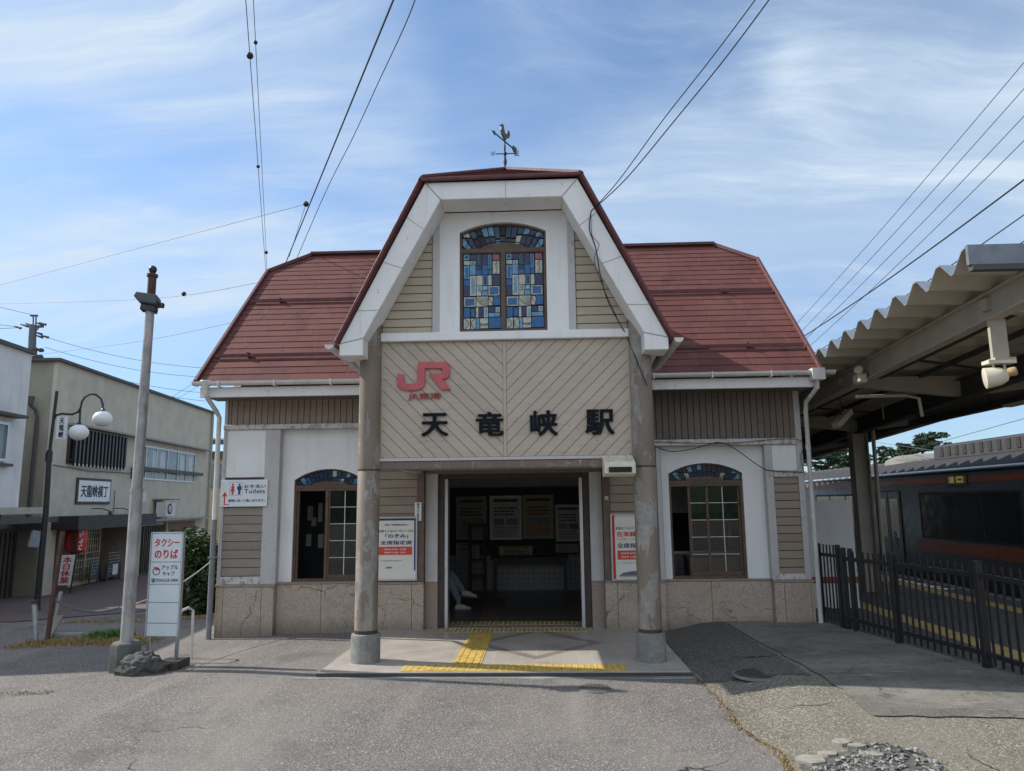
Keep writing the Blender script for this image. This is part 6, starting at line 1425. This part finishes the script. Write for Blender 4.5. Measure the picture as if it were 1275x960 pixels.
while t < 4.3:
    if min(abs(t-q) for q in ts) > .04: pk(FE, t, .024, .03, FHt, .012).build('picket', 'black', FE)
    t += .098

# ------------------------------------------------------------------ train
TR = thing('train_carriage', (10.3, 3, -.9), 'silver train carriage with orange stripes standing at the platform', 'train')
tx = 8.9; y0, y1 = -8.0, 15.5
prof = [(tx+.05, -.35), (tx, .0), (tx, 2.22), (tx+.06, 2.36), (tx+.25, 2.52), (tx+.7, 2.62), (tx+1.45, 2.66), (tx+2.2, 2.62), (tx+2.65, 2.52), (tx+2.84, 2.36), (tx+2.9, 2.22), (tx+2.9, 0), (tx+2.85, -.35)]
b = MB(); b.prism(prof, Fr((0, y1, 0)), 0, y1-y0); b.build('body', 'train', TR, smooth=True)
b = MB(); b.prism([(tx+.02, 2.34), (tx+.24, 2.535), (tx+.7, 2.635), (tx+1.45, 2.675), (tx+2.2, 2.635), (tx+2.66, 2.535), (tx+2.88, 2.34)], Fr((0, y1+.01, 0)), 0, y1-y0+.02); b.build('roof', mat('train_roof_dark', (.03, .03, .033), .85), TR, smooth=True)
b = MB(); b.box(tx+.15, tx+2.75, y0+.3, y1-.3, -1.0, -.35); b.build('underframe', 'train_dark', TR)
FT = Fr((tx, 0, 0), -Y, Z)                         # u towards the camera, n towards the platform
b = MB(); b.fbox(FT, -y1+.1, -y0-.1, 2.04, 2.15, .0, .004); b.build('stripe', 'orange', TR); b = MB(); b.fbox(FT, -7.5, -y0-.1, .58, .82, .0, .004); b.fbox(FT, -y1+.1, -10.0, .58, .82, 0, .004); b.build('stripe', 'orange', TR)
b = MB(); b.tube([(tx-.01, y0, 2.30), (tx-.01, y1, 2.30)], .035, 8); b.build('rain_gutter', 'alu', TR, smooth=True)
def twin(a, c):
    b = MB(); frame_rect(b, FT, -c, -a, .86, 1.86, .05, .0, .012); w = b.build('window', 'train_dark', TR); b = MB(); b.fbox(FT, -c+.04, -a-.04, .9, 1.82, .001, .006); b.build('pane', 'glass_dark', w); b = MB(); n = 3
    for k in range(1, n): x = -c+(c-a)*k/n; b.fbox(FT, x-.03, x+.03, .9, 1.82, .0055, .011)
    b.build('window_pillar', 'train_dark', w)
for a, c in ((3.6, 7.2), (-1.4, 2.4), (-6.8, -3.0), (10.2, 13.6)): twin(a, c)
def tdoor(c):
    b = MB(); b.fbox(FT, -c-.62, -c+.62, -.05, 1.90, .0, .006); d = b.build('door', mat('train_door', (.085, .088, .098), .42, .15), TR)
    for s in (-1, 1): b = MB(); b.fbox(FT, -c+s*.31-.2, -c+s*.31+.2, .8, 1.72, .006, .012); b.build('pane', 'glass_dark', d)
    b = MB(); b.fbox(FT, -c-.008, -c+.008, -.05, 1.9, .006, .011); b.fbox(FT, -c-.64, -c-.62, -.05, 1.92, .0, .02); b.fbox(FT, -c+.62, -c+.64, -.05, 1.92, .0, .02); b.fbox(FT, -c-.64, -c+.64, 1.9, 1.92, .0, .02); b.build('door_edge', 'train_dark', d)
    b = MB(); b.fbox(FT, -c+.18, -c+.32, .55, .95, .012, .016); b.build('door_sticker', 'ink_grey', d)
tdoor(8.75); tdoor(.6) if False else tdoor(3.0-.1-.0) if False else None
tdoor(-2.25) if False else None
b = MB(); b.fbox(FT, -6.0, -5.2, 1.98, 2.22, .004, .012); ds = b.build('destination_display', 'black', TR); b = MB(); b.fbox(FT, -5.95, -5.25, 2.02, 2.18, .012, .014); b.build('display_panel', mat('display_dark_amber', (.25, .18, .05), .4), ds)
b = MB(); b.fbox(FT, -5.86, -5.68, 2.035, 2.165, .0145, .017); b.build('lit_block', 'led', ds); b = MB(); frame_rect(b, Fr((tx, 0, 0), -Y, Z), -5.60, -5.34, 2.035, 2.165, .045, .0145, .017); b.build('lit_block', 'led', ds)
for a, c in ((-2, 7.4),): 
    b = MB(); b.box(tx+.5, tx+2.4, a, c, 2.55, 2.92); u = b.build('roof_unit', mat('roof_unit_grey', (.05, .05, .05), .8), TR, bevel=.05); b = MB()
    for k in range(30): y = a+.15+(c-a-.3)*k/30; b.box(tx+.485, tx+.5, y, y+.12, 2.66, 2.86)
    b.build('vent_slats', 'train_dark', u)
b = MB(); b.lathe([(1.0, 0), (.95, .15), (.7, .26), (.3, .30), (0, .31)], (tx+1.45, 9.6, 2.56), 20); b.build('roof_unit', mat('roof_unit_cream', (.2, .19, .16), .8), TR, smooth=True)
# far platform roof beyond the train
FC = thing('far_platform_canopy', (14, 18, 0), 'low folded plate canopy on the far platform beyond the train', 'canopy')
b = MB(); y = 10.0; pts = []
while y < 34: pts += [(y, 3.02), (y+.08, 3.02), (y+.30, 2.84), (y+.36, 2.84)]; y += .6
for i in range(len(pts)-1): a_, c_ = pts[i], pts[i+1]; b.add([(13, a_[0], a_[1]), (13, c_[0], c_[1]), (17, c_[0], c_[1]), (17, a_[0], a_[1]), (13, a_[0], a_[1]-.03), (13, c_[0], c_[1]-.03), (17, c_[0], c_[1]-.03), (17, a_[0], a_[1]-.03)], [(0, 1, 2, 3), (7, 6, 5, 4), (0, 4, 5, 1), (3, 2, 6, 7)])
b.build('folded_roof', mat('far_roof_grey', (.12, .115, .105), .8), FC)
for yy in (12, 20, 28): b = MB(); b.box(14.9, 15.1, yy, yy+.2, -.5, 2.85); b.build('column', 'canopy_beige', FC)

# ------------------------------------------------------------------ utility poles and overhead wires
UP = thing('utility_pole', (-36, 40, 0), 'distant concrete utility pole with crossarms above the beige shop', 'utility pole')
def U(px, py): return atY(px, py, 40)
b = MB(); b.tube([(U(39, 455).x, 40, 0), U(39, 455), U(41, 405)], [.30, .28, .24], 10); b.tube([U(41.3, 408), U(41.5, 392)], .05, 6); b.tube([U(44.5, 408), U(45, 393)], .05, 6); b.build('pole', mat('pole_concrete_dark', (.12, .125, .13), .8), UP, smooth=True)
b = MB(); b.bar(U(35, 406.5), U(54, 406.5), .14, .16); b.bar(U(38, 393), U(47, 393), .1, .12); b.bar(U(38, 416), U(44, 414), .15, .15); b.tube([U(44, 413), U(49, 407)], .05, 6); b.build('crossarm', 'canopy_dark', UP)
b = MB()
for px, py in ((22, 407.5), (30, 405), (48, 415), (56, 419), (49, 419), (36, 404), (50, 403.5), (53, 403)): q = U(px, py); b.tube([q+Vector((-.25, 0, .08)), q+Vector((.25, 0, -.08))], [.05, .10], 6)
for px, py in ((44, 435), (51, 436), (42, 440), (45, 444), (50, 444)): b.ball(U(px, py), .22, 8, 6, .7)
b.build('insulator', 'canopy_dark', UP)
pole2 = atY(333, 352, 7.2)
UP2 = thing('utility_pole', (pole2.x, 7.2, 0), 'grey pole top just showing behind the left roof slope', 'utility pole')
b = MB(); b.tube([(pole2.x, 7.2, -.3), (pole2.x, 7.2, pole2.z+.1)], [.16, .11], 12); b.build('pole', 'footing', UP2, smooth=True); b = MB(); b.lathe([(.14, 0), (.14, .18), (.0, .2)], (pole2.x, 7.2, pole2.z-.05), 12); b.build('cap', 'pole_grey', UP2, smooth=True)
def wire(label, pts, r=.012, m='wire', balls=(), sag=0.0, grp='overhead wires'):
    P = [Vector(p) for p in pts]; path = []
    if len(P) == 2: path = catenary(P[0], P[1], sag, 14)
    else:
        for i in range(len(P)-1):
            p0 = P[max(i-1, 0)]; p1 = P[i]; p2 = P[i+1]; p3 = P[min(i+2, len(P)-1)]
            for k in range(6): t = k/6; path.append(.5*((2*p1)+(-p0+p2)*t+(2*p0-5*p1+4*p2-p3)*t*t+(-p0+3*p1-3*p2+p3)*t**3))
        path.append(P[-1])
    b = MB(); b.tube(path, r*.75, 6); o = b.build('overhead_wire', m, smooth=True); tag(o, label, 'wire', grp)
    for q, rr in balls: bb = MB(); bb.ball(q, rr, 12, 8); bb.build('insulator', 'wire', o, smooth=True)
    return o
def wp(px, py, a, c, t): return None
def seg(pA, yA, pB, yB, px=None):                # point along the straight 3D wire nearest a given pixel row
    A, B = atY(*pA, yA), atY(*pB, yB); return lambda t: A.lerp(B, t)
def along(A, B, py):
    best = min((i/400 for i in range(401)), key=lambda t: abs(proj_y(A.lerp(B, t))-py)); return A.lerp(B, best)
def proj_y(p): d = Vector(p)-CAM; z = d.dot(f_); return 480-FPX*d.dot(cu)/z
A, B = atY(303, -40, -3), pole2+Vector((-.03, 0, .1)); wire('steep wire with a large round insulator ball in the upper left sky', [A, B], .007, 'wire_grey', [(along(A, B, 70), .045), (along(A, B, 207), .03)])
A, B = atY(313.5, -40, -3), atY(333, 345, 7.2); wire('thin steep wire with small insulators right of the ball wire', [A, B], .006, 'wire_grey', [(along(A, B, 53), .026), (along(A, B, 314), .04)])
CB_ = atY(353, 334, 4); A = atY(500, -25, -4); mid = along(A, CB_, 252)
wire('thick black cable running steeply down to the left roof', [A, CB_], .013, 'wire', [(atY(381, 254, 2.0), .05)])
wire('wavy black cable right of the thick cable above the left roof', [atY(524, -20, -4), atY(504, 32, -3.2), atY(470, 105, -1.6), atY(440, 170, -.2), atY(405, 240, 1.6), atY(366, 330, 4)], .008, 'wire')
wire('thin wire from the thick cable across the left sky', [atY(-30, 363, 16), atY(150, 315, 8), atY(381, 254, 2.0)], .007, 'wire_grey')
wire('thin wire dropping beside the thick cable to the left roof', [atY(381, 254, 2.0), atY(360, 320, 4)], .006, 'wire_grey')
A, B = atY(-30, 379, 20), pole2+Z*.05; wire('nearly level wire behind the lamp pole to the roof pole', [A, atY(185, 372, 12), B], .010, 'wire_grey', [(atY(229, 366, 10.6), .07)])
wire('wire rising from the utility pole toward the left roof', [atY(-20, 450, 26), atY(60, 440, 24), atY(180, 424, 20), atY(310, 397, 14)], .012, 'wire_grey')
for k, (p, q) in enumerate((((55, 419), (275, 459)), ((55, 432), (270, 470)), ((46, 443), (268, 490)), ((50, 447), (262, 500)))):
    wire('faint wire from the distant utility pole to the right, number %s from the top' % ('first', 'second', 'third', 'lowest')[k], [atY(*p, 40), atY(*q, 48)], .022, 'wire_grey', (), .5)
wire('short wire from the far sky down behind the left eave', [atY(205, 500, 24), atY(300, 440, 14)], .012, 'wire_grey')
wire('second short wire just under the other behind the left eave', [atY(215, 500, 24), atY(290, 455, 14)], .010, 'wire_grey')
for k, (p, q, r) in enumerate((((-20, 402), (22, 407), .025), ((-20, 410), (24, 408), .025), ((-20, 378), (40, 392), .02))):
    wire('faint wire reaching the distant utility pole from the left, %s' % ('upper of two', 'lower of two', 'topmost')[k], [atY(*p, 36), atY(*q, 40)], r, 'wire_grey')
hk = Vector((.86, -2.36, 5.02)); hk = atY(736, 263, -2.35)
wire('twisted black service cable from the top to the bargeboard', [atY(972, -20, -4.5), atY(905, 70, -4.0), atY(840, 150, -3.3), atY(780, 222, -2.7), hk], .008, 'wire')
wire('second black service cable beside the twisted one', [atY(955, -20, -4.5), atY(890, 67, -4.0), atY(825, 150, -3.3), atY(770, 225, -2.7), hk], .007, 'wire')
def cable(label, pts, r=.009): return wire(label, pts, r, 'wire', (), 0, 'cables on the facade')
cable('black cable dropping down the right bargeboard to the column', [hk, atY(734, 285, -2.34), atY(742, 310, -2.34), atY(748, 345, -2.34), atY(757, 375, -2.2), atY(770, 400, -2.05), atY(781, 420, -1.98), atY(795, 455, -2.09), atY(806, 480, -2.09)], .009)
cable('thin loop of cable hanging beside the bargeboard cable', [hk, atY(737, 292, -2.35), atY(746, 305, -2.35), atY(740, 325, -2.35), atY(752, 360, -2.3), atY(768, 395, -2.1)], .005)
cable('black cable sagging across the right wing plaster', [atY(814, 555, -.06), atY(835, 562, -.06), atY(862, 559, -.05), atY(895, 551, -.06), atY(915, 559, -.05), atY(945, 580, -.05), atY(960, 586, -.05), atY(1000, 588, -.06)], .009)
cable('thin cable following the band of the right wing', [atY(813, 550, -.06), atY(900, 552, -.06), atY(993, 547, -.06), atY(997, 570, -.06), atY(1001, 588, -.06)], .006)
cable('cable from the lamp box across the right column', [atY(785, 580, -2.0), atY(797, 581, -2.09), atY(813, 583, -1.2), atY(814, 560, -.06)], .006)
for k, (p, q, r) in enumerate((((1300, 48), (1000, 390), .008), ((1300, 82), (1004, 402), .008), ((1300, 118), (1006, 415), .008), ((1300, 150), (1010, 425), .008), ((1300, 205), (1005, 412), .016), ((1300, 250), (1015, 435), .011), ((1300, 285), (1180, 345), .011))):
    wire('%s wire of the bundle above the platform canopy' % ('highest thin', 'second thin', 'third thin', 'fourth thin', 'thickest', 'next to lowest', 'lowest')[k], [atY(*p, -1), atY(q[0]-.16*(p[0]-q[0]), q[1]-.16*(p[1]-q[1]), 10)], r, 'wire_grey' if k < 4 else 'wire', (), .1)
wire('thin contact wire seen under the canopy above the train', [atY(1290, 517, 6), atY(1100, 570, 20)], .009, 'wire')
wire('white cable under the canopy above the train roof', [atY(1170, 562, 8), atY(1050, 545, 20)], .008, 'wire_grey')
